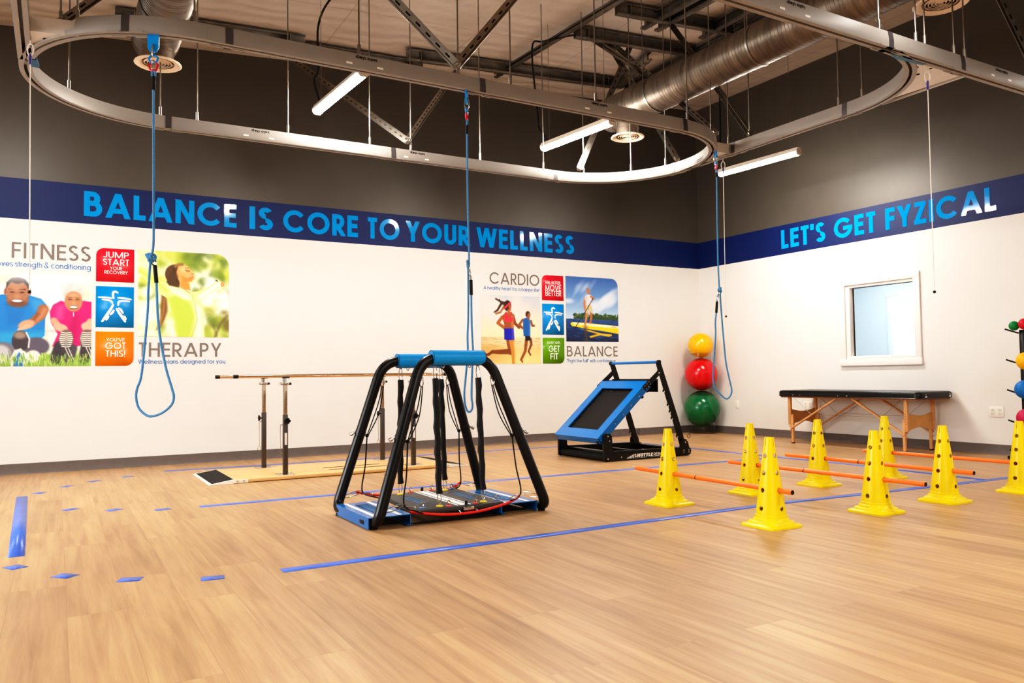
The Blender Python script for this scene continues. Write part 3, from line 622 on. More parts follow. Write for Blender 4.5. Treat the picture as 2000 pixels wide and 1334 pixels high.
def pic_fitness():
    c = Canvas(); c.grad([(0, (240, 238, 234)), (.3, (247, 246, 240)), (.75, (236, 238, 222)), (1, (150, 180, 100))])
    U = lambda x, y: (.13 + .87 * x / 913., (y - 385) / 923.)
    E = lambda x, y, rx, ry, col, soft=.01, rot=0, op=1: c.ell(*U(x, y), .87 * rx / 913., ry / 923., col, soft, rot, op)
    G = lambda pts, col, soft=.01, op=1: c.poly([U(*p) for p in pts], col, soft, op)
    T = lambda pts, w, col, soft=.01, op=1, w2=None: c.stroke([U(*p) for p in pts], w * .00097, col, soft, op, None if w2 is None else w2 * .00097)
    c.blobs(10, [(226, 230, 160), (214, 222, 140)], .03, .07, u1=.25, v1=.14, soft=.06); c.blobs(6, [(232, 236, 190)], .03, .06, u0=.88, v0=.1, v1=.25, soft=.06)
    T([(450, 955), (913, 955)], 34, (206, 200, 188), .02); T([(460, 900), (460, 1100)], 40, (222, 218, 200), .04)
    c.blobs(30, [(240, 240, 226)], .02, .05, v0=.55, v1=.85, soft=.05, op=.5)
    G([(-160, 1215), (440, 1190), (913, 1195), (913, 1320), (-160, 1320)], (134, 170, 78), .04)
    # man
    G([(-160, 640), (30, 600), (120, 610), (280, 600), (400, 632), (455, 690), (466, 760), (446, 830), (440, 1000), (330, 1110), (-160, 1100)], (38, 128, 200), .012)
    G([(-160, 980), (440, 960), (400, 1080), (-160, 1090)], (60, 170, 214), .06, .6); G([(300, 640), (400, 640), (455, 720), (330, 760)], (70, 152, 214), .05, .8)
    G([(60, 690), (160, 740), (260, 700), (200, 900), (80, 900)], (30, 108, 182), .06, .5)
    E(360, 1110, 130, 90, (98, 92, 108), .02); E(40, 1160, 120, 90, (120, 116, 126), .03)
    T([(425, 740), (400, 800), (330, 860), (270, 890)], 112, (164, 104, 74), .02, 1, 70); T([(440, 740), (410, 800), (350, 850)], 40, (196, 136, 102), .04); T([(370, 790), (330, 850)], 30, (136, 84, 58), .04)
    E(262, 895, 84, 44, (212, 160, 128), .015, -.35); [T([(250 + k * 14, 905), (185 + k * 22, 945 - k * 5)], 24, (222, 172, 140), .01) for k in range(4)]
    E(172, 640, 108, 84, (150, 100, 76), .012); E(172, 560, 112, 124, (166, 116, 90), .012); E(54, 575, 14, 34, (150, 100, 76), .01); E(290, 570, 14, 34, (140, 92, 70), .01)
    G([(58, 560), (62, 480), (110, 435), (175, 424), (240, 440), (284, 490), (286, 560), (262, 510), (225, 478), (170, 494), (110, 478), (80, 512)], (58, 54, 62), .012)
    E(172, 690, 92, 34, (110, 74, 60), .03, 0, .8); E(168, 664, 56, 20, (96, 56, 46), .01); E(168, 661, 48, 13, (250, 246, 240), .008)
    for x in (122, 214): E(x, 575, 22, 7, (58, 36, 28), .008); T([(x - 32, 548), (x + 30, 546)], 11, (48, 38, 36), .01)
    E(168, 618, 30, 22, (188, 132, 102), .02); E(150, 540, 60, 24, (190, 140, 112), .05)
    E(206, 1060, 84, 104, (72, 66, 72), .012); E(200, 1000, 60, 36, (150, 132, 118), .03); T([(262, 975), (292, 1040), (284, 1120)], 14, (236, 232, 228), .01)
    G([(110, 1230), (150, 1150), (210, 1130), (270, 1190), (290, 1260), (230, 1320), (100, 1320)], (226, 224, 222), .012); G([(150, 1240), (195, 1165), (240, 1230), (230, 1310), (140, 1310)], (44, 112, 186), .012)
    E(330, 1210, 70, 60, (240, 232, 226), .02); E(20, 1190, 90, 90, (188, 186, 190), .03); E(-40, 1240, 80, 60, (226, 226, 226), .03)
    # woman
    G([(488, 760), (520, 690), (600, 645), (720, 690), (830, 640), (920, 650), (920, 1000), (830, 1090), (740, 1120), (515, 1110), (570, 985), (500, 870)], (214, 36, 118), .012)
    G([(560, 700), (640, 680), (620, 830), (540, 850)], (232, 82, 150), .05, .8); G([(730, 760), (790, 800), (760, 1080), (650, 1090), (690, 900)], (178, 22, 92), .06, .6)
    E(724, 560, 112, 98, (222, 212, 204), .03); c.blobs(20, [(236, 230, 224), (196, 186, 180)], .008, .018, *(.71, .93), *(.1, .2), soft=.02, op=.6)
    E(727, 650, 92, 104, (190, 132, 98), .012); E(727, 585, 70, 26, (208, 156, 122), .04); E(728, 712, 46, 17, (120, 60, 50), .01); E(728, 709, 40, 11, (252, 248, 242), .007)
    for x in (690, 768): E(x, 630, 16, 5, (62, 38, 30), .007); T([(x - 22, 612), (x + 22, 612)], 7, (120, 84, 66), .008)
    E(728, 668, 20, 14, (206, 150, 116), .014); T([(728, 765), (728, 800)], 9, (240, 232, 232), .006)
    T([(530, 850), (590, 920)], 70, (214, 160, 132), .015); E(600, 920, 74, 40, (222, 172, 146), .014, .3); T([(900, 850), (850, 920)], 66, (220, 168, 142), .015); E(872, 900, 64, 44, (226, 178, 152), .014)
    T([(600, 1110), (560, 1230)], 130, (66, 62, 70), .02); T([(720, 1130), (690, 1240)], 100, (84, 78, 86), .02); T([(860, 1110), (840, 1230)], 110, (70, 64, 72), .02)
    for x, y in ((655, 1035), (868, 1030)):
        E(x, y, 76, 96, (120, 104, 94), .012); E(x, y + 80, 52, 70, (74, 68, 70), .015)
        for k in range(8): T([(x - 66 + abs(k - 3) * 6, y - 68 + k * 20), (x, y - 60 + k * 20), (x + 68 - abs(k - 3) * 6, y - 68 + k * 20)], 9, (246, 240, 228), .006)
        T([(x - 6, y + 90), (x + 56, y + 220)], 8, (240, 234, 222), .006); T([(x + 24, y + 90), (x + 80, y + 210)], 8, (240, 234, 222), .006)
    for _ in range(240):
        x = c.r.uniform(0, 1); y = c.r.uniform(.90, 1.02); c.stroke([(x, y), (x + c.r.uniform(-.02, .02), y - c.r.uniform(.03, .07))], .006, [(96, 140, 48), (154, 190, 84), (190, 214, 120)][c.r.randint(3)], .006)
    c.put(np.clip((.16 - c.v) / .16, 0, 1) * .8, (242, 238, 235)); c.noise(3)  # white fade paints reflected glare over the top of the print
    c.panel('photo_panel', 'photo panel of a man in blue and a woman in pink stretching on grass', -10.19, 1.162, 1.003, 1.012)
def pic_cardio():
    c = Canvas(); c.grad([(0, (198, 202, 214)), (.25, (226, 216, 208)), (.6, (250, 226, 180)), (.615, (206, 176, 132)), (.70, (226, 192, 140)), (.74, (222, 178, 112)), (1, (246, 206, 130))])
    U = lambda x, y: ((x - 197) / 600., (y - 388) / 692.)
    E = lambda x, y, rx, ry, col, soft=.01, rot=0, op=1: c.ell(*U(x, y), rx / 600., ry / 692., col, soft, rot, op)
    G = lambda pts, col, soft=.01, op=1: c.poly([U(*p) for p in pts], col, soft, op)
    T = lambda pts, w, col, soft=.01, op=1, w2=None: c.stroke([U(*p) for p in pts], w / 650., col, soft, op, None if w2 is None else w2 / 650.)
    E(560, 740, 260, 150, (255, 238, 196), .3, 0, .8); c.blobs(14, [(232, 224, 214)], .05, .15, v1=.3, soft=.12, op=.5)
    for k in range(50):
        x = c.r.uniform(0, 1); y = c.r.uniform(.62, .76); c.stroke([(x, y), (x + c.r.uniform(.04, .14), y + .004)], .008, [(250, 226, 182), (184, 150, 108), (244, 214, 160)][c.r.randint(3)], .01, .7)
    E(640, 1040, 260, 90, (255, 226, 158), .25, 0, .8); E(250, 1000, 160, 70, (196, 146, 86), .2, 0, .5)
    sk, sd = (176, 100, 56), (132, 68, 36)
    # woman
    T([(455, 468), (400, 470), (360, 540), (330, 560)], 30, (66, 40, 28), .015, 1, 14); T([(440, 462), (385, 450), (345, 425)], 16, (72, 44, 30), .012); T([(430, 490), (390, 560), (345, 575)], 18, (150, 104, 60), .015); T([(400, 465), (380, 430)], 10, (60, 36, 26), .01)
    T([(405, 610), (362, 668), (425, 716)], 32, sk, .01); T([(515, 590), (535, 670), (575, 708)], 30, sd, .01); E(575, 708, 14, 14, sd, .01)
    G([(400, 600), (440, 560), (500, 555), (530, 592), (522, 680), (520, 725), (430, 722), (420, 660)], (160, 88, 52), .01); T([(505, 600), (508, 700)], 24, (196, 124, 74), .03)
    G([(418, 600), (436, 585), (450, 570), (486, 620), (515, 600), (512, 655), (430, 655)], (240, 60, 74), .008); T([(440, 560), (452, 610)], 12, (232, 52, 70), .008); T([(498, 556), (490, 612)], 12, (232, 52, 70), .008)
    E(462, 492, 36, 56, (52, 32, 26), .01); T([(428, 520), (462, 486), (488, 462)], 20, (224, 58, 76), .008); G([(484, 470), (498, 500), (494, 540), (476, 548), (472, 500)], sk, .008); T([(470, 540), (478, 570)], 26, sk, .01)
    T([(478, 840), (486, 900), (490, 960)], 76, (150, 84, 44), .012, 1, 60); T([(485, 955), (380, 960), (305, 960)], 52, (136, 72, 34), .012, 1, 34); T([(300, 962), (268, 985), (245, 990)], 26, (120, 62, 30), .012)
    T([(500, 850), (512, 950), (515, 1085)], 58, (214, 142, 66), .012, 1, 32); T([(520, 860), (532, 960), (528, 1060)], 12, (244, 190, 110), .015)
    G([(424, 722), (520, 720), (526, 836), (470, 842), (424, 834)], (34, 40, 172), .008); G([(500, 724), (520, 724), (526, 832), (500, 838)], (96, 80, 190), .02, .7)
    # man
    T([(615, 630), (578, 680), (612, 716)], 24, (150, 84, 50), .01); T([(700, 640), (712, 690), (730, 688)], 22, (140, 78, 48), .01)
    T([(650, 840), (636, 950), (592, 1040)], 38, (150, 84, 44), .01, 1, 24); T([(592, 1040), (606, 1062)], 16, (140, 76, 40), .01); T([(692, 830), (700, 880), (672, 950)], 32, (126, 68, 38), .01, 1, 20); T([(670, 955), (690, 990)], 16, (118, 62, 34), .01)
    G([(618, 622), (652, 606), (684, 608), (694, 660), (690, 800), (620, 798), (616, 700)], (34, 98, 172), .008); G([(676, 612), (694, 660), (690, 796), (676, 798)], (90, 140, 196), .02, .6)
    G([(636, 796), (690, 796), (692, 840), (640, 846)], (38, 30, 34), .008); E(668, 572, 25, 33, (78, 50, 36), .01); E(680, 582, 14, 24, (164, 100, 62), .01); T([(668, 600), (672, 616)], 22, (150, 90, 56), .01)
    c.noise(3); c.panel('photo_panel', 'photo panel of two people running on a beach seen from behind', -4.228, 1.162, 1.007, 1.004)
def pic_balance():
    c = Canvas(); c.grad([(0, (62, 104, 172)), (.3, (104, 146, 200)), (.6, (176, 202, 226)), (.645, (196, 214, 230)), (.655, (44, 84, 140)), (.75, (28, 64, 116)), (1, (10, 28, 66))])
    U = lambda x, y: ((x - 1050) / 528., (y - 215) / 645.)
    G = lambda pts, col, soft=.01, op=1: c.poly([U(*p) for p in pts], col, soft, op)
    T = lambda pts, w, col, soft=.01, op=1, w2=None: c.stroke([U(*p) for p in pts], w / 590., col, soft, op, None if w2 is None else w2 / 590.)
    for k in range(26):
        t = c.r.uniform(0, 1); x = .5 + .5 * t + c.r.uniform(-.06, .06); y = .5 - .28 * t + c.r.uniform(-.08, .08); c.ell(x, y, c.r.uniform(.05, .12), c.r.uniform(.02, .045), (226, 232, 240), .06, -.55, .55)
    for k in range(14): c.ell(c.r.uniform(.2, .5), c.r.uniform(.08, .4), c.r.uniform(.04, .1), c.r.uniform(.01, .03), (180, 200, 224), .05, -.8, .45)
    c.ell(.04, .38, .08, .03, (214, 224, 236), .05)
    for k in range(60): c.ell(c.r.uniform(.16, 1.0), c.r.uniform(.58, .63), c.r.uniform(.015, .04), c.r.uniform(.012, .03), [(60, 88, 40), (44, 68, 34), (84, 106, 52)][c.r.randint(3)], .015)
    c.poly([(.14, .625), (1, .61), (1, .66), (.14, .65)], (52, 76, 40), .01)
    for k in range(70):
        x = c.r.uniform(0, 1); y = c.r.uniform(.66, 1); c.stroke([(x, y), (x + c.r.uniform(.04, .16), y + c.r.uniform(-.015, .02))], .012, [(70, 116, 170), (12, 30, 66), (40, 82, 138)][c.r.randint(3)], .02, .6)
    G([(1092, 682), (1110, 668), (1240, 672), (1580, 700), (1580, 778), (1420, 752), (1240, 730), (1105, 706)], (250, 206, 26), .01); G([(1110, 670), (1580, 698), (1580, 722), (1300, 706), (1120, 690)], (248, 238, 196), .012)
    T([(1290, 812), (1390, 784), (1500, 792)], 18, (234, 176, 30), .015); T([(1250, 745), (1330, 765), (1420, 790), (1480, 800)], 14, (240, 190, 40), .015); T([(1240, 720), (1250, 850)], 40, (96, 70, 50), .06, .7)
    T([(1510, 712), (1530, 705), (1545, 716)], 5, (190, 90, 60), .008)
    sk = (196, 128, 88)
    T([(1258, 565), (1250, 620), (1240, 680)], 30, sk, .01, 1, 20); T([(1298, 565), (1300, 620), (1288, 672)], 30, (176, 108, 74), .01, 1, 20); T([(1240, 680), (1232, 692)], 16, sk, .01)
    G([(1246, 488), (1302, 486), (1314, 566), (1300, 574), (1274, 540), (1262, 576), (1238, 566)], (204, 194, 150), .01); T([(1275, 500), (1275, 545)], 5, (160, 150, 110), .01)
    T([(1246, 410), (1232, 470), (1238, 540)], 22, sk, .01)
    G([(1240, 405), (1262, 390), (1300, 388), (1316, 405), (1306, 440), (1304, 492), (1246, 494), (1250, 450), (1236, 446)], (226, 214, 216), .01); G([(1240, 405), (1256, 395), (1256, 494), (1246, 494)], (190, 178, 186), .02, .7)
    T([(1300, 405), (1326, 428)], 22, sk, .01); c.ell(*U(1273, 352), 19 / 528, 28 / 645, (188, 122, 88), .01); c.ell(*U(1270, 333), 18 / 528, 12 / 645, (150, 126, 112), .01)
    T([(1322, 424), (1240, 565), (1144, 712)], 7, (24, 26, 36), .006)
    c.noise(3); c.panel('photo_panel', 'photo panel of a man standing on a yellow paddle board on a lake', -2.753, 1.5, 1.004, 1.01, 'tr', .13)
pic_therapy(); pic_fitness(); pic_cardio(); pic_balance()
# ------------------------------------------------------------------ floor tape
def strip(label, pts, wd=.09, z=.0012):
    pts = [Vector((p[0], p[1], 0)) for p in pts]; mb = MB(); n = len(pts); vs = []
    for i in range(n):
        t = (pts[min(i + 1, n - 1)] - pts[max(i - 1, 0)]).normalized(); s = Vector((-t.y, t.x, 0)) * wd / 2
        for zz in (0.0004, z): vs += [pts[i] + s + Vector((0, 0, zz)), pts[i] - s + Vector((0, 0, zz))]
    fs = []
    for i in range(n - 1):
        a, b = 4 * i, 4 * i + 4
        fs += [[a + 2, a + 3, b + 3, b + 2], [a, b, b + 1, a + 1], [a, a + 2, b + 2, b], [a + 1, b + 1, b + 3, a + 3]]
    fs += [[0, 1, 3, 2], [4 * n - 4, 4 * n - 2, 4 * n - 1, 4 * n - 3]]
    mb.add(vs, fs); return tag(mb.build('floor_tape', M_tape, None, smooth=0), label, 'tape')
strip('long blue tape line crossing the front of the floor towards the cones', [(-8.5, -5.866), (-7.0, -5.86), (-4.87, -5.823), (-2.78, -5.986), (-1.9, -6.03)])
strip('blue tape line on the floor running behind the black balance frame', [(-8.541, -3.43), (-6.0, -3.44), (-3.946, -3.52), (-2.2, -3.6)])
strip('blue tape line on the floor along the far edge of the parallel bars', [(-8.496, -.655), (-7.19, -.745), (-5.0, -.83), (-2.3, -.9)])
strip('blue tape line on the floor running from behind the rebounder past the cones', [(-2.27, -1.2), (-2.25, -3.0), (-2.2, -4.5), (-2.28, -5.99)], z=.0016)
strip('wide short strip of blue tape on the bare floor, away from the long lines', [(-9.77, -1.95), (-9.71, -4.7)], wd=.085)
SQ = [((-9.703, -4.991), 62, 'nearest the wide blue strip'), ((-9.473, -5.359), 48, 'second from the wide blue strip in the front curve'), ((-9.192, -5.626), 20, 'third from the wide blue strip in the front curve'), ((-8.832, -5.823), 8, 'at the left end of the long front tape line'),
      ((-9.643, -1.786), -62, 'just behind the far end of the wide blue strip'), ((-9.429, -1.424), -48, 'second behind the wide blue strip towards the wall'), ((-9.187, -1.157), -30, 'third behind the wide blue strip towards the wall'), ((-8.875, -.947), -15, 'at the left end of the tape line nearest the wall'),
      ((-9.419, -2.977), -30, 'in the middle row, first from the wide strip'), ((-9.129, -3.204), -25, 'in the middle row, second from the wide strip'), ((-8.805, -3.398), -10, 'in the middle row, beside the middle tape line')]
for (x, y), a, lb in SQ:
    u = Vector((math.cos(math.radians(-a)), math.sin(math.radians(-a)), 0)) * .055
    strip('small blue tape square ' + lb, [(x - u.x, y - u.y), (x + u.x, y + u.y)], wd=.085)

# ------------------------------------------------------------------ cones and hurdle poles
def cone_mesh():
    prof = [(.145, 0, 9), (.145, .012, 9), (.140, .017, 8), (.122, .022, 5), (.118, .034, 4), (.111, .040, 2.6), (.109, .054, 2), (.101, .060, 2), (.0995, .074, 2), (.0955, .078, 2), (.0945, .090, 2), (.030, .565, 2), (.0285, .572, 2)]
    seg = 48; mb = MB()
    def ring(r, z, p):
        out = []
        for k in range(seg):
            a = 2 * PI * k / seg; c, s = math.cos(a), math.sin(a); q = (abs(c) ** p + abs(s) ** p) ** (-1 / p); out.append((r * q * c, r * q * s, z))
        return out
    rings = [ring(*q) for q in prof] + [ring(r - .0045, z, p) for r, z, p in reversed(prof) if z > .03 or z == 0]
    vs = [v for r in rings for v in r]; n = len(rings); fs = []
    for i in range(n):
        j = (i + 1) % n
        for k in range(seg):
            l = (k + 1) % seg; fs.append([i * seg + k, i * seg + l, j * seg + l, j * seg + k])
    mb.add(vs, fs); o = mb.build('cone_tmp', M_yellow, None, smooth=0)
    cb = MB()
    for z in (.455, .345, .235, .12):
        cb.cyl((-.3, 0, z), (.3, 0, z), .0155, seg=14); cb.cyl((0, -.3, z + .0005), (0, .3, z + .0005), .0185 if z == .235 else .0155, seg=14)
    for a in ((.2, .005), (.005, .2)): cb.box((0, 0, .56), (a[0], a[1], .09))
    cut = cb.build('cut_tmp', M_yellow, None, smooth=0)
    md = o.modifiers.new('b', 'BOOLEAN'); md.operation = 'DIFFERENCE'; md.object = cut; md.solver = 'EXACT'; md.use_self = True
    dg = bpy.context.evaluated_depsgraph_get(); me = bpy.data.meshes.new_from_object(o.evaluated_get(dg))
    bpy.data.objects.remove(o); bpy.data.objects.remove(cut)
    me.polygons.foreach_set('use_smooth', [True] * len(me.polygons)); me.set_sharp_from_angle(angle=math.radians(32)); return me
ME_cone = cone_mesh()
CONES = [(-5.46, -5.39, 'yellow cone at the far end of the orange pole nearest the balance trainer'), (-5.496, -6.417, 'yellow cone at the near end of the orange pole nearest the balance trainer'),
         (-4.551, -5.36, 'yellow cone at the far end of the second orange pole, partly behind another cone'), (-4.503, -6.47, 'yellow cone at the near end of the second orange pole from the balance trainer'),
         (-3.72, -5.36, 'yellow cone at the far end of the third orange pole from the balance trainer'), (-3.684, -6.47, 'yellow cone at the near end of the third orange pole from the balance trainer'),
         (-2.842, -5.40, 'yellow cone at the far end of the orange pole nearest the ball rack'), (-2.769, -6.55, 'yellow cone cut off by the photo edge, in front of the ball rack')]
for x, y, lb in CONES:
    o = bpy.data.objects.new('hurdle_cone', ME_cone); COL.objects.link(o); o.location = (x, y, 0.0); tag(o, lb, 'cone', 'yellow hurdle cones on the floor')
POLES = [(-5.478, -5.009, -6.593, 'nearest the balance trainer'), (-4.527, -5.12, -6.844, 'second from the balance trainer'), (-3.702, -5.008, -6.697, 'third from the balance trainer'), (-2.805, -5.175, -6.85, 'nearest the ball rack')]
for x, y0, y1, lb in POLES:
    t = thing('hurdle_pole', 'orange pole through two yellow cones, ' + lb, 'pole', (x, (y0 + y1) / 2, .235), 'orange hurdle poles'); b = Local(t)
    dx = {-5.478: (.018, -.018), -4.527: (-.024, .024), -3.702: (-.018, .018), -2.805: (-.037, .036)}[x]
    p, q = Vector((x + dx[0], y0, .235)), Vector((x + dx[1], y1, .235)); d = (q - p).normalized()
    b(MB().cyl(p, q, .0158, seg=18), 'pole', M_orange)
    b(MB().cyl(q, q + d * .004, .0140, seg=18), 'end_cap', M_knobblk); b(MB().cyl(p, p - d * .006, .0162, .012, seg=18), 'end_cap', M_orange)
    c = p.lerp(q, .44); b(MB().cyl(c, c + d * .008, .0163, seg=18), 'joint_ring', M_knobblk)

# ------------------------------------------------------------------ parallel bars
def parallel_bars():
    t = thing('parallel_bars', 'chrome parallel bars on posts fixed to a long low plywood platform', 'parallel bars', (-6.9, -1.67, 0)); b = Local(t)
    b(MB().box2((-8.05, -2.19, .006), (-5.78, -1.17, .036), bev=.003), 'platform', M_wood)
    u = MB(); u.box2((-8.0, -2.15, 0), (-5.85, -1.2, .006)); b(u, 'underside_shadow', M_rubber)  # black slab stands in for the shadow under the platform
    for s, xo, xi in ((0, -8.275, -8.05), (1, -5.545, -5.78)):
        r = b(MB().prism([(xo, .001), (xi, .001), (xi, .037), (xo, .004)], 1.02, lambda a, c, q: (a, -2.19 + q, c)), 'ramp', M_whiteplas)
        xm = xo + (.03 if s == 0 else -.03)
        def sl(x): return .004 + .033 * (x - xo) / (xi - xo)
        k = MB(); k.add([(xm, -2.155, sl(xm) + .002), (xi, -2.155, .039), (xi, -1.205, .039), (xm, -1.205, sl(xm) + .002), (xm, -2.155, sl(xm)), (xi, -2.155, .037), (xi, -1.205, .037), (xm, -1.205, sl(xm))], [[0, 1, 2, 3], [7, 6, 5, 4], [0, 4, 5, 1], [1, 5, 6, 2], [2, 6, 7, 3], [3, 7, 4, 0]])
        L = Vector(t.location); k.v = [tuple(Vector(v) - L) for v in k.v]; k.build('grip_mat', M_rubber, r)
        g = 1 if s == 0 else -1; k = MB(); k.box2((xi - .002 * g, -2.1945, .004), (xi + .13 * g, -2.19, .034)); br = b(k, 'bracket', M_whiteplas)
        
        for e in (.03, .09): k = MB(); k.cyl((xi + g * e, -2.1945, .02), (xi + g * e, -2.2, .02), .009, seg=10); k.v = [tuple(Vector(v) - L) for v in k.v]; k.build('bolt', M_chrome, br)
    for y in (-1.93, -1.72): b(MB().box2((-7.05, y - .018, .0362), (-6.42, y + .018, .0375)), 'guide_slot', M_rubber)
    zr = 1.018
    for fy, xs, x0, x1 in ((-2.04, (-7.53, -6.15), -8.03, -5.74), (-1.30, (-7.575, -6.225), -8.075, -5.60)):
        f = fy
        for x in xs:
            b(MB().box2((x - .085, f - .07, .036), (x + .085, f + .07, .042), bev=.002), 'base_plate', M_chrome)
            p = b(MB().box2((x - .0225, f - .0225, .042), (x + .0225, f + .0225, .63), bev=.003), 'post', mat('gunmetal_post', rgb(96, 90, 86), rough=.4, metal=.8, var=.04))
            L = Vector(t.location)
            def sub(mb, nm, m, par): mb.v = [tuple(Vector(v) - L) for v in mb.v]; return mb.build(nm, m, par)
            k = MB(); sx = 1 if f < -2 else -1
            kx = x + .01 * sx; ky = f - .0225 if f < -2 else f
            if f < -2:
                k.cyl((kx, f - .022, .57), (kx, f - .045, .57), .008, seg=8)
                for q in range(5): a = 2 * PI * q / 5; k.cyl((kx + .018 * math.cos(a), f - .044, .57 + .018 * math.sin(a)), (kx + .018 * math.cos(a), f - .062, .57 + .018 * math.sin(a)), .013, seg=10)
            else:
                k.cyl((x - .022, f, .57), (x - .045, f, .57), .008, seg=8)
                for q in range(5): a = 2 * PI * q / 5; k.cyl((x - .042, f + .018 * math.cos(a), .57 + .018 * math.sin(a)), (x - .058, f + .018 * math.cos(a), .57 + .018 * math.sin(a)), .013, seg=10)
            sub(k, 'knob', M_knobblk, p)
            k = MB(); k.cyl((x - .022, f, .53), (x - .05, f, .53), .004, seg=8); k.tube(smooth_path([(x - .048, f, .53), (x - .05, f, .45), (x - .046, f, .3), (x - .05, f, .26)], 5), .0025, 6); k.torus((x - .05, f, .245), .016, .0025, (1, 0, 0), (0, 0, 1), 14, 6, sy=1.3); sub(k, 'locking_pin', M_chrome, p)
            if f < -2:
                sub(MB().box2((x - .012, f - .0235, .33), (x + .012, f - .0226, .45)), 'sticker', M_whiteplas, p)
            k = MB().box2((x - .018, f - .018, .63), (x + .018, f + .018, .935), bev=.003); [k.cyl((x, f - .0178, .66 + .025 * q), (x, f - .0188, .66 + .025 * q), .004, seg=8, m=1) for q in range(9)]; [k.cyl((x - .0178, f, .66 + .025 * q), (x - .0188, f, .66 + .025 * q), .004, seg=8, m=1) for q in range(9)]
            ht = b(k, 'height_tube', [mat('satin_nickel', rgb(176, 160, 142), rough=.3, metal=.9, var=.04), M_slot])
            k = MB(); k.box2((x - .05, f - .022, .925), (x + .035, f + .022, .955), bev=.004); k.cyl((x + .0, f, .95), (x, f, 1.0), .012, seg=10); k.cyl((x - .02, f, .95), (x - .02, f, 1.0), .006, seg=8); cl = b(k, 'rail_clamp', M_chrome)
            sub(MB().box2((x + .035, f - .018, .928), (x + .06, f + .018, .952), bev=.004), 'clamp_knob', M_knobblk, cl)
            sub(MB().box2((x - .03, f - .02, .995), (x + .04, f + .02, 1.003), bev=.003), 'clamp_pad', M_knobblk, cl)
        rl = b(MB().cyl((x0 + .04, f, zr), (x1 - .04, f, zr), .0175, seg=20), 'hand_rail', mat('polished_rail', rgb(226, 200, 172), rough=.14, metal=1.0, var=.02))
        for a, c in ((x0, x0 + .045), (x1 - .045, x1)):
            k = MB().cyl((a, f, zr), (c, f, zr), .0195, seg=18); k.v = [tuple(Vector(v) - L) for v in k.v]; k.build('end_cap', M_knobblk, rl)
parallel_bars()

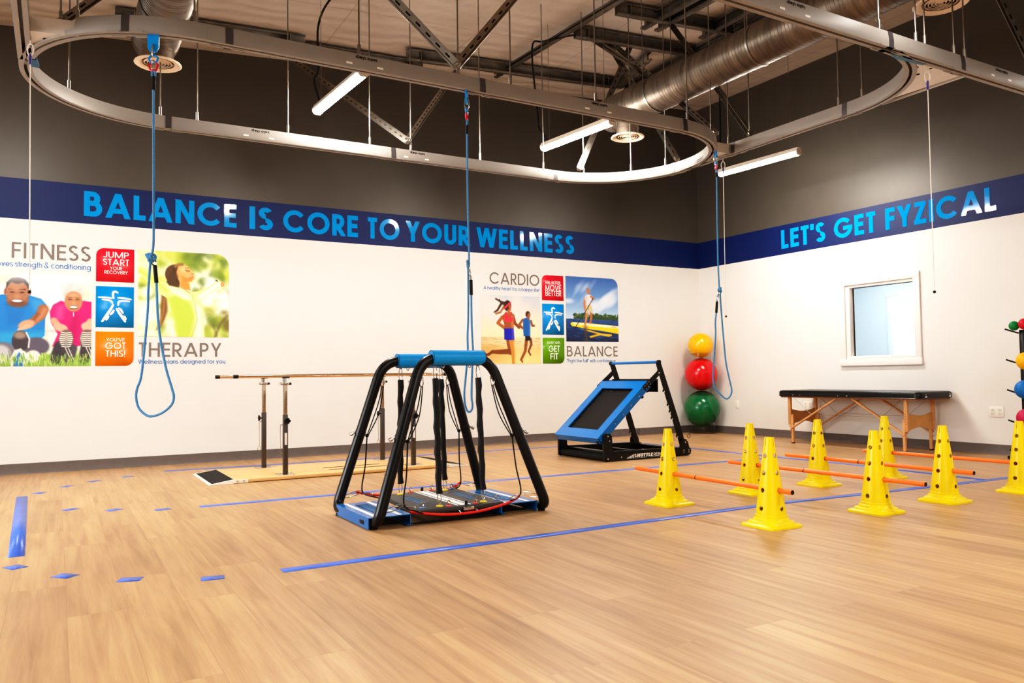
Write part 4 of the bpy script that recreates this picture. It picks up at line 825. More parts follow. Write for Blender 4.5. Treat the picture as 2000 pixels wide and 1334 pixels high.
# ------------------------------------------------------------------ suspended balance trainer
def balance_trainer():
    t = thing('balance_trainer', 'black tubular balance trainer with blue top pads and a hanging grey board', 'exercise machine', (-7.1, -4.72, 0)); b = Local(t); L = Vector(t.location)
    def sub(mb, nm, m, par, smooth=35): mb.v = [tuple(Vector(v) - L) for v in mb.v]; return mb.build(nm, m, par, smooth)
    V = Vector
    def ex(p, q, z): p, q = V(p), V(q); return p + (q - p) * ((z - p.z) / (q.z - p.z))
    R = .0375; zb = .044
    yf, yb = -5.1, -4.38
    fl0, fl1 = ex(D['fl'][0], D['fl'][2], zb), ex(D['fl'][0], D['fl'][2], 1.128)
    fr0, fr1 = ex(D['fr'][0], D['fr'][2], zb), ex(D['fr'][0], D['fr'][2], 1.128)
    bl0, bl1 = ex(D['bl'][0], D['bl'][2], zb), ex(D['bl'][0], D['bl'][2], 1.118)
    br0, br1 = ex(D['br'][0], D['br'][2], zb), ex(D['br'][0], D['br'][2], 1.118)
    def frame(a0, a1, c1, c0, sgn):
        e0 = V((a0.x + .02, a0.y + sgn * .30, zb - .011)); e1 = V((c0.x - .02, c0.y + sgn * .30, zb - .011))
        return fillet([e0, e0.lerp(a0, .45), a0, a1, c1, c0, e1.lerp(c0, .45), e1], [.02, .13, .15, .15, .13, .02], 9)
    for fr_, nm in ((frame(fl0, fl1, fr1, fr0, 1), 'front_frame'), (frame(bl0, bl1, br1, br0, -1), 'rear_frame')):
        yy = fr_[len(fr_) // 2].y * 0 + (fl0.y if nm == 'front_frame' else bl0.y); rd = [R - .009 * min(1, max(0, (abs(p.y - yy) - .03) / .08)) if p.z < .1 else R for p in fr_]
        b(MB().tube(fr_, rd, 20), nm, M_black)
    for p in (fl0, fr0, bl0, br0): b(MB().cyl((p.x, p.y + (.07 if p.y < -4.7 else -.07), 0), (p.x, p.y + (.07 if p.y < -4.7 else -.07), .018), .026, seg=14), 'rubber_foot', M_rubber)
    for side in (0, 1):                                   # joint collars half way up the legs
        for a0, a1 in ((fl0, fl1), (fr0, fr1), (bl0, bl1), (br0, br1)):
            if side: continue
            p = ex(a0, a1, .57); q = ex(a0, a1, .60); b(MB().cyl(p, q, R + .002, seg=20), 'joint_collar', M_black)
            d = 1 if p.x > -7.1 else -1
            k = MB(); k.cyl((p.x + d * .035, p.y, .59), (p.x + d * .06, p.y, .58), .007, seg=8); k.cyl((p.x + d * .055, p.y, .582), (p.x + d * .075, p.y, .574), .013, seg=10); b(k, 'locking_bolt', M_chrome)
    # padded top bars
    for (p, q), z in ((D['ftop'], 1.128), (D['btop'], 1.118)):
        p, q = V((p[0], p[1], z)), V((q[0], q[1], z)); pd = b(MB().tube([p, p + (q - p) * .01, q + (p - q) * .01, q], [.050, .053, .053, .050], 22), 'top_pad', M_pad)
        k = MB(); k.cyl((p.x, p.y, z - .052), (q.x, q.y, z - .052), .0045, seg=8)
        for e in (p, q): k.torus(e, .052, .0022, (0, 1, 0), (0, 0, 1), 20, 6)
        sub(k, 'pad_seam', mat('pad_seam_dark', rgb(0, 60, 100), rough=.5, var=.03), pd)
    # blue channel step plates
    def plate(x0, x1, y0, y1, z, face):
        k = MB(); th = .006
        k.box2((x0, y0, z - th), (x1, y1, z)); k.box2((x0, y0, .006), (x0 + th, y1, z - th)); k.box2((x1 - th, y0, .006), (x1, y1, z - th))
        fx = (x1 - th, x1 - .03) if face > 0 else (x0 + th, x0 + .03); k.box2((min(fx), y0, .006), (max(fx), y1, .011)); k.box2((x1, y0, .006), (x1 + .014, y1, .011)) if face > 0 else None
        P = b(k, 'step_plate', M_blue)
        k = MB()
        for f in (.16, .72): xx = x0 + (x1 - x0) * f; k.box2((xx, y0 + .01, z + .0002), (xx + .028, y1 - .01, z + .0012))
        sub(k, 'white_stripe', M_txtwhite, P)
        k = MB(); k.box2((x0 + .10, y0 + .14, z + .0002), (x0 + .19, y1 - .12, z + .0011)); sub(k, 'grip_decal', mat('decal_dark_blue', rgb(14, 60, 110), rough=.5, var=.1), P)
        k = MB()
        for i in range(9):
            yy = y0 + .16 + i * (y1 - y0 - .32) / 9; k.add([(x0 + .115, yy, z + .0014), (x0 + .175, yy + .03, z + .0014), (x0 + .175, yy + .045, z + .0014), (x0 + .115, yy + .018, z + .0014)], [[0, 1, 2, 3]])
        sub(k, 'decal_hatching', M_pad, P)
        return P
    P = plate(-7.757, -7.458, -5.10, -4.43, .080, 1)
    k = MB(); k.box2((-7.7585, -5.02, .026), (-7.757, -4.93, .052), bev=.0006); nm = sub(k, 'name_plate', mat('name_plate_black', rgb(20, 20, 22), rough=.35, var=.05), P)
    plate(-6.765, -6.468, -5.10, -4.37, .080, -1)
    for y in (-5.085, -4.43): b(MB().box2((-7.46, y - .012, .007), (-6.76, y + .012, .016)), 'floor_bar', M_black)
    # hanging board
    zt = .098
    bd = b(MB().box2((-7.385, -5.09, zt - .036), (-6.735, -4.29, zt), bev=.012), 'board', mat('charcoal_board', rgb(74, 72, 70), rough=.5, var=.12, scale=60, bump=.2))
    k = MB(); k.box2((-7.10, -5.07, zt + .0003), (-7.085, -4.31, zt + .0012)); k.box2((-7.07, -5.07, zt + .0003), (-7.02, -4.31, zt + .0012)); k.box2((-7.005, -5.07, zt + .0003), (-6.99, -4.31, zt + .0012)); sub(k, 'centre_stripe', M_txtwhite, bd)
    k = MB()
    for x0 in (-7.30, -6.90): k.box2((x0, -4.86, zt + .0003), (x0 + .09, -4.50, zt + .0008))
    sub(k, 'board_decal', mat('decal_dark_grey', rgb(56, 58, 62), rough=.5, var=.1), bd)
    k = MB()
    for x0 in (-7.295, -6.895):
        for i in range(8): yy = -4.85 + i * .042; k.add([(x0, yy, zt + .0012), (x0 + .08, yy + .025, zt + .0012), (x0 + .08, yy + .036, zt + .0012), (x0, yy + .012, zt + .0012)], [[0, 1, 2, 3]])
    sub(k, 'board_hatching', M_pad, bd)
    for x, y, m in ((-7.345, -5.03, M_blue), (-7.16, -5.06, M_red), (-6.95, -5.06, M_red), (-6.77, -5.04, M_blue), (-7.34, -4.33, M_blue), (-7.13, -4.31, M_red), (-6.95, -4.31, M_red), (-6.79, -4.33, M_blue)):
        e = MB(); e.lathe([(.001, zt + .005), (.020, zt + .005), (.022, zt), (.001, zt)], (x, y, 0), 16); w = sub(e, 'eye_washer', m, bd)
        e = MB(); e.torus((x, y, zt + .025), .014, .004, (1, .4, 0), (0, 0, 1), 16, 8); e.cyl((x, y, zt + .004), (x, y, zt + .012), .004, seg=8); sub(e, 'eye_bolt', M_chrome, w)
    # straps with quick links
    def link(k, p, q, w=.012, r=.0035):
        p, q = V(p), V(q); d = (q - p).normalized(); s = d.cross(V((.5, .866, 0))).normalized(); h = (q - p).length / 2
        k.torus((p + q) / 2, w, r, s, d, 18, 7, sy=h / w)
    for tp, bt in (((-7.205, -4.95, 1.075), (-7.215, -5.03, .10)), ((-6.865, -4.95, 1.075), (-6.872, -5.03, .10)), ((-7.24, -4.395, 1.065), (-7.235, -4.36, .10)), ((-6.905, -4.393, 1.065), (-6.86, -4.36, .10))):
        tp, bt = V(tp), V(bt); d = (bt - tp); a, c = tp + d * .095, tp + d * .915
        pts = [a + (c - a) * i / 14 + V((.0035 * math.sin(i * 1.9), 0, 0)) for i in range(15)]
        st = b(MB().tube(pts, [.022 + .0025 * math.sin(i * 2.3) for i in range(15)], 14), 'support_strap', mat('black_strap_sleeve', rgb(20, 20, 22), rough=.5, var=.15))
        k = MB(); link(k, tp, a + d * .012); k.torus(tp + V((0, 0, .006)), .013, .004, (.866, -.5, 0), (0, 0, 1), 16, 8); sub(k, 'quick_link', M_chrome, st); k = MB(); link(k, c - d * .01, bt + V((0, 0, .012)), .012); sub(k, 'quick_link', M_chrome, st)
        sub(MB().lathe([(.001, zt + .007), (.023, zt + .006), (.026, zt), (.001, zt)], (bt.x, bt.y, 0), 16), 'yellow_washer', M_yellow, st)
    for x in (-7.14, -6.93):
        k = MB(); k.torus((x, -4.95, 1.066), .011, .0035, (1, .3, 0), (0, 0, 1), 14, 7); b(k, 'spare_eye_bolt', M_chrome)
    k = MB(); k.torus((-7.18, -4.395, 1.056), .011, .0035, (1, .3, 0), (0, 0, 1), 14, 7); b(k, 'spare_eye_bolt', M_chrome)
    # control cords down the legs, and the red tubing around the board
    for a0, a1, sx, y in ((fl0, fl1, 1, yf), (fr0, fr1, -1, yf), (bl0, bl1, 1, yb), (br0, br1, -1, yb)):
        h = ex(a0, a1, .93) + V((sx * .055, 0, 0)); m = ex(a0, a1, .56) + V((sx * .06, 0, 0)); f = ex(a0, a1, .15) + V((sx * .16, .02 if y < -4.7 else .0, 0))
        k = MB(); k.tube(smooth_path([h, h.lerp(m, .4) + V((sx * .012, 0, 0)), m], 6), .0042, 8); k.tube(smooth_path([h + V((sx * .01, 0, 0)), h.lerp(m, .55) + V((sx * .04, 0, 0)), m + V((sx * .008, 0, 0))], 6), .0042, 8)
        tgt = V((-7.33 if sx > 0 else -6.79, -5.09 if y < -4.7 else -4.29, .06)); k.tube(smooth_path([m, m.lerp(f, .55) + V((sx * .006, 0, 0)), f, f.lerp(tgt, .5) + V((0, 0, -.012)), tgt], 7), .0052, 8)
        k.sphere(m, .014, 12, 8); cd = b(k, 'bungee_cord', M_rubber)
        k = MB(); e = ex(a0, a1, .985) + V((sx * .04, 0, 0)); link(k, e, h + V((0, 0, -.004)), .013); k.torus(e, .012, .004, (1, 0, 0), (0, 0, 1), 14, 7); sub(k, 'carabiner', M_chrome, cd); k = MB(); e2 = ex(a0, a1, .115) + V((sx * .03, 0, 0)); link(k, e2, f, .014); link(k, V((f.x + sx * .01, f.y, f.z - .02)), V((f.x + sx * .085, f.y, f.z - .035)), .010)
        sub(k, 'carabiner', M_chrome, cd)
    fx0, fx1 = ex(fl0, fl1, .10).x + .27, ex(fr0, fr1, .13).x - .22
    red = smooth_path([(fx0 - .03, -5.06, .085), (-7.25, -5.125, .058), (-7.06, -5.145, .052), (-6.9, -5.14, .062), (-6.72, -5.11, .085), (fx1 + .07, -5.06, .115)], 8)
    b(MB().tube(red, .0095, 12), 'red_tube', M_red)
    k = MB(); k.box2((-7.075, -5.128, .066), (-6.995, -5.09, .09), bev=.002); [k.cyl((x, -5.15, .05), (x, -5.10, .066), .004, seg=8) for x in (-7.10, -6.97)]; b(k, 'tube_clip', M_chrome)
    b(MB().cyl((-7.035, -5.08, zt), (-7.035, -5.08, zt + .028), .010, seg=12), 'clip_post', M_knobblk); b(MB().cyl((-7.03, -4.30, zt), (-7.03, -4.30, zt + .03), .011, seg=12), 'clip_post', M_knobblk)
    for p0, p1 in (((-7.55, -4.25, .13), (-7.30, -4.27, .085)), ((-6.66, -4.23, .13), (-6.80, -4.27, .09))): b(MB().tube(smooth_path([p0, (V(p0) + V(p1)) / 2 + V((0, 0, -.01)), p1], 6), .0095, 12), 'red_tube', M_red)
balance_trainer()

# ------------------------------------------------------------------ rebounder
def rebounder():
    t = thing('ball_rebounder', 'bright blue tilted rebounder trampoline on a black notched stand', 'exercise machine', (-3.55, -2.33, 0)); b = Local(t); L = Vector(t.location)
    def sub(mb, nm, m, par, smooth=35): mb.v = [tuple(Vector(v) - L) for v in mb.v]; return mb.build(nm, m, par, smooth)
    V = Vector; ya, yc = -2.83, -1.88
    for y, s in ((ya, 1), (yc, -1)):
        k = MB(); poly = [(-4.17, .012), (-4.15, .004), (-2.92, .004), (-2.88, .02), (-2.868, .055), (-2.88, .09), (-2.93, .105), (-3.02, .105), (-4.03, .118), (-4.05, .13), (-4.055, .285), (-4.075, .312), (-4.115, .322), (-4.155, .31), (-4.172, .28)]
        k.prism(poly, .03 * s, lambda a, c, q, y=y: (a, y + q, c)); r = b(k, 'side_rail', M_black)
        for x, z in ((-4.115, .29), (-4.095, .235), (-4.12, .035), (-3.93, .045), (-2.99, .07), (-2.99, .045), (-2.91, .07), (-2.91, .045)): sub(MB().cyl((x, y - .001 * s, z), (x, y - .006 * s, z), .009, seg=10), 'bolt', M_chrome, r)
        k = MB(); k.prism([(-3.05, .09), (-2.90, .09), (-2.915, .16), (-2.95, .20), (-3.0, .205), (-3.04, .17)], .012 * s, lambda a, c, q, y=y: (a, y - .002 * s + q, c)); pv = b(k, 'pivot_plate', M_black)
        sub(MB().cyl((-2.965, y - .003 * s, .165), (-2.965, y - .009 * s, .165), .011, seg=10), 'pivot_bolt', M_chrome, pv)
        sub(MB().torus((-2.90, y, .235), .022, .003, (1, 0, .2), (0, 0, 1), 16, 6, sy=1.2), 'pull_ring', M_black, pv)
        # notched leg
        A, Z = V((-2.985, y + .02 * s, .12)), V((-3.335, y + .02 * s, 1.115)); d = (Z - A); ln = d.length; d.normalize(); nx = V((-d.z, 0, d.x))
        pts = [(0, .032), (0, -.05), (ln * .3, -.056), (ln, -.038), (ln + .03, -.012), (ln + .03, .012), (ln, .03)]
        notch = [(ln * f) for f in (.93, .70, .53, .45, .37, .15)]
        edge = []
        for f in notch: edge += [(f, .03), (f - .012, .048), (f - .03, .050), (f - .022, .032), (f - .03, .012), (f - .05, .03)]
        k = MB(); k.prism(pts + edge, .014 * s, lambda a, c, q, A=A: A + d * a + nx * c + V((0, q, 0))); b(k, 'notched_leg', M_black)
    # front roller, cross members and feet
    b(MB().cyl((-4.115, ya + .03, .045), (-4.115, yc - .03, .045), .040, seg=20), 'front_roller', M_rubber)
    [b(MB().box2((x0, ya + .03, z0), (x1, yc - .03, z1), bev=.004), 'cross_member', M_black) for x0, x1, z0, z1 in ((-4.02, -3.94, .02, .10), (-2.97, -2.90, .025, .085), (-3.5, -3.44, .03, .075))]
    for y in (ya + .035, yc - .035): b(MB().cyl((-2.925, y - .018, .045), (-2.925, y + .018, .045), .045, seg=20), 'wheel', M_rubber)
    hb = b(MB().cyl((-3.338, ya + .012, 1.128), (-3.338, yc - .012, 1.128), .0165, seg=16), 'handle_bar', M_blue)
    for y in (ya + .01, yc - .01): sub(MB().cyl((-3.338, y - .014, 1.128), (-3.338, y + .014, 1.128), .026, seg=16), 'handle_end', M_black, hb)
    # tilted bed
    P0, P1 = V((-4.235, 0, .268)), V((-3.50, 0, .908)); d = (P1 - P0); ln = d.length; d.normalize(); n = V((-d.z, 0, d.x))
    y0, y1 = ya + .03, yc - .03
    def W(a, y, h): return P0 + d * a + n * h + V((0, y, 0))
    def slab(k, a0, a1, b0, b1, h0, h1): k.add([W(a, y, h) for a in (a0, a1) for y in (b0, b1) for h in (h0, h1)], [[0, 1, 3, 2], [4, 6, 7, 5], [0, 4, 5, 1], [2, 3, 7, 6], [0, 2, 6, 4], [1, 5, 7, 3]])
    wd = .135; k = MB()
    slab(k, 0, ln, y0, y0 + wd, -.012, 0); slab(k, 0, ln, y1 - wd, y1, -.012, 0); slab(k, 0, wd, y0 + wd, y1 - wd, -.012, 0); slab(k, ln - wd, ln, y0 + wd, y1 - wd, -.012, 0)
    slab(k, 0, ln, y0, y0 + .01, -.085, -.012); slab(k, 0, ln, y1 - .01, y1, -.085, -.012); slab(k, 0, .01, y0, y1, -.085, -.012); slab(k, ln - .01, ln, y0, y1, -.085, -.012)
    fr = b(k, 'bed_frame', M_blue)
    k = MB(); slab(k, wd - .03, ln - wd + .03, y0 + wd - .03, y1 - wd + .03, -.040, -.034); b(k, 'bounce_mat', mat('black_trampoline_mat', rgb(26, 24, 23), rough=.65, var=.2, scale=90, bump=.2))
    k = MB()
    for i in range(11): a = wd + .02 + i * (ln - 2 * wd - .04) / 10; slab(k, a, a + .016, y1 - wd - .03, y1 - wd + .02, -.032, -.026)
    for i in range(4): yy = y1 - wd - .04 - i * .05; slab(k, ln - wd - .028, ln - wd + .02, yy - .014, yy, -.032, -.026)
    b(k, 'spring_hook', M_chrome)
    k = MB()
    for f in (.14, .30, .46, .62, .78): p = W(ln * f, y0, -.05); sub(MB().cyl(p, p + V((0, -.005, 0)), .007, seg=8), 'rivet', M_chrome, fr)
    for f in (.15, .33, .52, .72): p = W(0, y0 + (y1 - y0) * f, -.05); sub(MB().cyl(p, p - d * .005, .007, seg=8), 'rivet', M_chrome, fr)
    k = MB(); p = W(0, y0 + .05, -.06); k.cyl(p, p - d * .012, .018, seg=12); sub(k, 'bumper', M_rubber, fr)
    k = MB()
    for a in (ln * .82, ln * .93): p = W(a, y0 + .012, -.095); sub(MB().cyl(p, p + V((0, .04, 0)), .020, seg=12), 'rubber_stop', M_rubber, fr)
    for y, s in ((y0, 1), (y1, -1)):
        A, Z = W(ln - .10, y - .012 * s, -.03), V((-3.335, y - .012 * s, 1.0))
        k = MB(); dd = (Z - A).normalized(); nn = V((-dd.z, 0, dd.x)); l2 = (Z - A).length
        k.prism([(0, -.035), (l2, -.026), (l2 + .022, -.012), (l2 + .022, .014), (l2, .026), (0, .035)], .012 * s, lambda a, c, q, A=A: A + dd * a + nn * c + V((0, q, 0))); ar = b(k, 'bed_arm', M_black)
        k = MB()
        for a in (.02, .06, .10): 
            for c in (-.018, .018): p = A + dd * a + nn * c; sub(MB().cyl(p, p + V((0, -.005 * s, 0)), .006, seg=8), 'bolt', M_chrome, ar)
        p = A + dd * l2; k.cyl(p, p + V((0, -.008 * s, 0)), .010, seg=10); sub(k, 'bolt', M_chrome, ar)
    k = MB(); k.box2((-3.345, ya + .036, .775), (-3.335, yc - .036, .93)); k.box2((-3.46, ya + .036, .905), (-3.335, yc - .036, .915)); k.add([W(ln + .002, y, h) for y in (y0 + .01, y1 - .01) for h in (-.10, .004)], [[0, 1, 3, 2]]);  b(k, 'back_panel', M_black)
    # lettering on the side rail
    f = lambda u, v, o=0: (u, ya - .0012 - o, v); mb = MB()
    add_polys(mb, text_polys('SHUTTLE', -3.742, .030, .040, .272, w=.26, track=.10, slant=.12), f); add_polys(mb, text_polys('REBOUNDER', -3.455, .030, .040, .33, w=.14, track=.10, slant=.12), f)
    for i in range(5): x = -3.85 + i * .021; h = .012 + i * .0085; mb.add([f(x, .022), f(x + .013, .022), f(x + .013 + h * .3, .022 + h), f(x + h * .3, .022 + h)], [[0, 1, 2, 3]])
    mb.add([f(-3.74, .021), f(-3.56, .021), f(-3.56, .023), f(-3.74, .023)], [[0, 1, 2, 3]]); mb.add([f(-3.50, .021), f(-3.2, .021), f(-3.2, .023), f(-3.50, .023)], [[0, 1, 2, 3]])
    b(mb, 'rail_lettering', M_txtwhite, smooth=0)
rebounder()

# ------------------------------------------------------------------ massage table
def massage_table():
    t = thing('massage_table', 'folding massage table with black padded top and wooden legs below the window', 'table', (-.4, -3.34, 0)); b = Local(t); L = Vector(t.location)
    def sub(mb, nm, m, par): mb.v = [tuple(Vector(v) - L) for v in mb.v]; return mb.build(nm, m, par)
    V = Vector; x0, x1, y0, y1 = -.745, -.035, -4.40, -2.285
    def rr(x0, x1, y0, y1, r, n=7):
        out = []
        for cx, cy, a in ((x1 - r, y1 - r, 0), (x0 + r, y1 - r, 90), (x0 + r, y0 + r, 180), (x1 - r, y0 + r, 270)): out += arc(cx, cy, r, r, a, a + 90, n)
        return out
    k = MB(); lv = [(-.004, .655), (0, .66), (0, .705), (.004, .72), (.014, .73), (.03, .735)]; vs = []; n = None
    for e, z in lv:
        P = rr(x0 + e, x1 - e, y0 + e, y1 - e, .075); n = len(P); vs += [(a, c, z) for a, c in P]
    fs = [[i * n + j, i * n + (j + 1) % n, (i + 1) * n + (j + 1) % n, (i + 1) * n + j] for i in range(len(lv) - 1) for j in range(n)] + [list(range(n))[::-1], [(len(lv) - 1) * n + j for j in range(n)]]
    k.add(vs, fs); top = b(k, 'padded_top', M_vinylblk)
    sub(MB().box2((x0 + .02, -3.343, .7345), (x1 - .02, -3.337, .7358)), 'fold_seam', M_slot, top)
    [sub(MB().sphere((x0 + .002, y, .672), .008, 10, 8), 'stud', M_chrome, top) for y in (-2.56, -2.68, -3.28, -3.42)]
    k = MB()
    for x in (-.62, -.14): k = MB(); k.torus((x, y0 - .004, .69), .014, .004, (1, 0, 0), (0, 0, 1), 14, 6); k.box2((x - .02, y0 - .006, .665), (x + .02, y0, .685)); sub(k, 'strap_clip', M_chrome, top)
    b(MB().box2((x0 + .03, y0 + .04, .635), (x1 - .03, y1 - .04, .657)), 'under_frame', mat('beech_dark', rgb(150, 100, 62), rough=.5, var=.08, scale=18))
    for y in (-4.17, -2.43):
        for x in (-.655, -.125):
            lg = b((lambda kk: ([kk.cyl((x - .0185, y, .28 + .03 * q), (x - .0178, y, .28 + .03 * q), .004, seg=8, m=1) for q in range(7)], kk)[1])(MB().box2((x - .018, y - .022, .25), (x + .018, y + .022, .64), bev=.003)), 'leg', [M_beech, M_slot])
            sy = 1 if y < -3.3 else -1
            sub(MB().box2((x - .016, y - .022 + .036 * sy, .012), (x + .016, y + .012 + .036 * sy, .40), bev=.003), 'leg_extension', M_beech, lg)
            sub(MB().box2((x - .017, y - .024 + .036 * sy, 0), (x + .017, y + .014 + .036 * sy, .013), bev=.002), 'rubber_foot', M_rubber, lg)
            [sub(MB().cyl((x - .03, y + .016 * sy, z), (x + .03, y + .016 * sy, z), .011, seg=10), 'height_knob', M_beech, lg) for z in (.18, .235)]
        N = 16; top_ = [(-.637 + .494 * i / N, .475 - .035 * math.sin(PI * i / N)) for i in range(N + 1)]; bot = [(-.637 + .494 * i / N, .255 + .045 * math.sin(PI * i / N)) for i in range(N + 1)]
        k = MB().prism(top_ + bot[::-1], .012, lambda a, c, q, y=y: (a, y - .006 + q, c)); b(k, 'end_panel', mat('plywood_panel', rgb(206, 152, 92), rough=.45, var=.06, scale=9))
    for x in (-.665, -.115):
        for ya, yb in ((-4.17, -3.44), (-2.43, -3.20)):
            b(MB().beam((x, ya + (.02 if ya < -3.3 else -.02), .205), (x, yb, .635), .022, .034, up=(1, 0, 0), bev=.003), 'diagonal_brace', M_beech)
    k = MB()
    for x in (-.655, -.125):
        k.cyl((x, -2.5, .63), (x, -2.80, .40), .0018, seg=6); k.cyl((x, -4.1, .63), (x, -3.82, .40), .0018, seg=6)
    k.cyl((-.655, -2.80, .41), (-.655, -3.82, .41), .0018, seg=6); k.cyl((-.125, -2.80, .41), (-.125, -3.82, .41), .0018, seg=6); k.cyl((-.4, -3.32, .64), (-.5, -3.22, .41), .0018, seg=6)
    b(k, 'support_cable', M_steel)
massage_table()
# ------------------------------------------------------------------ exercise balls in the corner
def ball_mat(n, c): return mat(n, c, rough=.22, var=.015, coat=.25)
BX, BY = -.325, -.345
BALLS = [('green', .296, .405, rgb(0, 96, 54)), ('red', .267, .971, rgb(204, 8, 22)), ('yellow', .205, 1.445, rgb(244, 178, 0))]
LB = {'green': 'large dark green exercise ball at the bottom of the corner stack', 'red': 'red exercise ball in the middle of the corner stack', 'yellow': 'yellow exercise ball on top of the corner stack'}
for n, r, z, c in BALLS:
    t = thing('exercise_ball', LB[n], 'ball', (BX, BY, z - r), 'exercise balls in the corner'); b = Local(t)
    b(MB().sphere((BX, BY, z), r, 48, 32), 'ball', ball_mat('ball_' + n, c))
    k = MB(); k.cyl((BX + r * .95, BY, z + r * .1), (BX + r * 1.0, BY, z + r * .1), .012, seg=10); b(k, 'valve_plug', M_whiteplas)
for zc0, h, R, lb in ((.095, .19, .205, 'clear plastic ring stand under the green ball'), (.7085, .177, .205, 'clear plastic ring between the green and red balls'), (1.252, .127, .160, 'clear plastic ring between the red and yellow balls')):
    k = MB().lathe([(R, zc0 - h / 2), (R, zc0 + h / 2), (R - .004, zc0 + h / 2), (R - .004, zc0 - h / 2), (R, zc0 - h / 2)], (BX, BY, 0), 48)
    tag(k.build('ball_stacking_ring', M_clear), lb, 'ring', 'clear ball stacking rings')

# ------------------------------------------------------------------ medicine ball rack
def ball_rack():
    x, y = -.36, -5.36
    t = thing('medicine_ball_rack', 'black upright medicine ball rack with slanted pegs beside the right wall', 'rack', (x, y, 0)); b = Local(t)
    b(MB().box2((x - .005, y - .03, .03), (x + .05, y + .022, 1.42), bev=.006), 'post', M_black)
    k = MB(); k.box2((x - .28, y - .03, 0), (x + .28, y + .03, .035), bev=.006); k.box2((x - .05, y - .28, 0), (x + .0, y + .17, .035), bev=.006); b(k, 'base', M_black)
    for z in (1.385, 1.046, .712, .378, .05):
        for s in (1, -1):
            p = Vector((x + .01, y + .03 * s, z)); q = Vector((x - .03, y + .155 * s, z + .05)); b(MB().cyl(p, q, .009, seg=10), 'peg', M_black)
ball_rack()
for n, c, px, py, pz, r, lb in (('medball_green', rgb(0, 128, 62), -.43, -5.325, 1.464, .052, 'small green medicine ball on the top peg of the rack'), ('medball_red', rgb(200, 22, 44), -.43, -5.435, 1.478, .062, 'red medicine ball at the top of the rack beside the small green one'),
                                ('medball_yellow', rgb(246, 184, 16), -.475, -5.455, 1.076, .095, 'yellow medicine ball on the rack below the red one'), ('medball_blue', rgb(14, 112, 190), -.475, -5.435, .770, .10, 'blue medicine ball on the rack below the yellow one'), ('medball_magenta', rgb(190, 34, 84), -.475, -5.44, .464, .098, 'magenta medicine ball on the rack, lowest one showing above the cone')):
    tag(MB().sphere((px, py, pz), r, 32, 22).build('medicine_ball', mat(n, c, rough=.5, var=.06, scale=60, bump=.2)), lb, 'ball', 'medicine balls on the rack')

# ------------------------------------------------------------------ outlets
def outlet(label, y, z, gangs, cat='outlet'):
    t = thing('wall_outlet', label, cat, (0, y, z)); b = Local(t); w = .082 * gangs
    pl = b(MB().box2((-.007, y - w / 2, z - .062), (-.0005, y + w / 2, z + .062), bev=.003), 'cover_plate', M_whiteplas)
    for g in range(gangs):
        yy = y - w / 2 + .041 + .082 * g if gangs > 1 else y
        if gangs == 1: b(MB().box2((-.009, yy - .017, z - .034), (-.007, yy + .017, z + .034), bev=.001), 'rocker', M_whiteplas); continue
        for s in (1, -1):
            f = b(MB().box2((-.009, yy - .018, z + s * .022 - .017), (-.0068, yy + .018, z + s * .022 + .017), bev=.004), 'socket', M_whiteplas)
            k = MB(); k.box2((-.0094, yy - .010, z + s * .022 - .002), (-.009, yy - .006, z + s * .022 + .009)); k.box2((-.0094, yy + .006, z + s * .022 - .002), (-.009, yy + .010, z + s * .022 + .009)); k.box2((-.0094, yy - .003, z + s * .022 - .012), (-.009, yy + .003, z + s * .022 - .006))
            b(k, 'socket_slot', M_slot)
outlet('white four-socket wall outlet low on the wall between the massage table and the ball rack', -4.872, .493, 2)
outlet('white four-socket wall outlet on the wall behind the massage table', -2.20, .495, 2)
outlet('small white single wall plate beside the stacked exercise balls', -.81, .478, 1, 'switch')

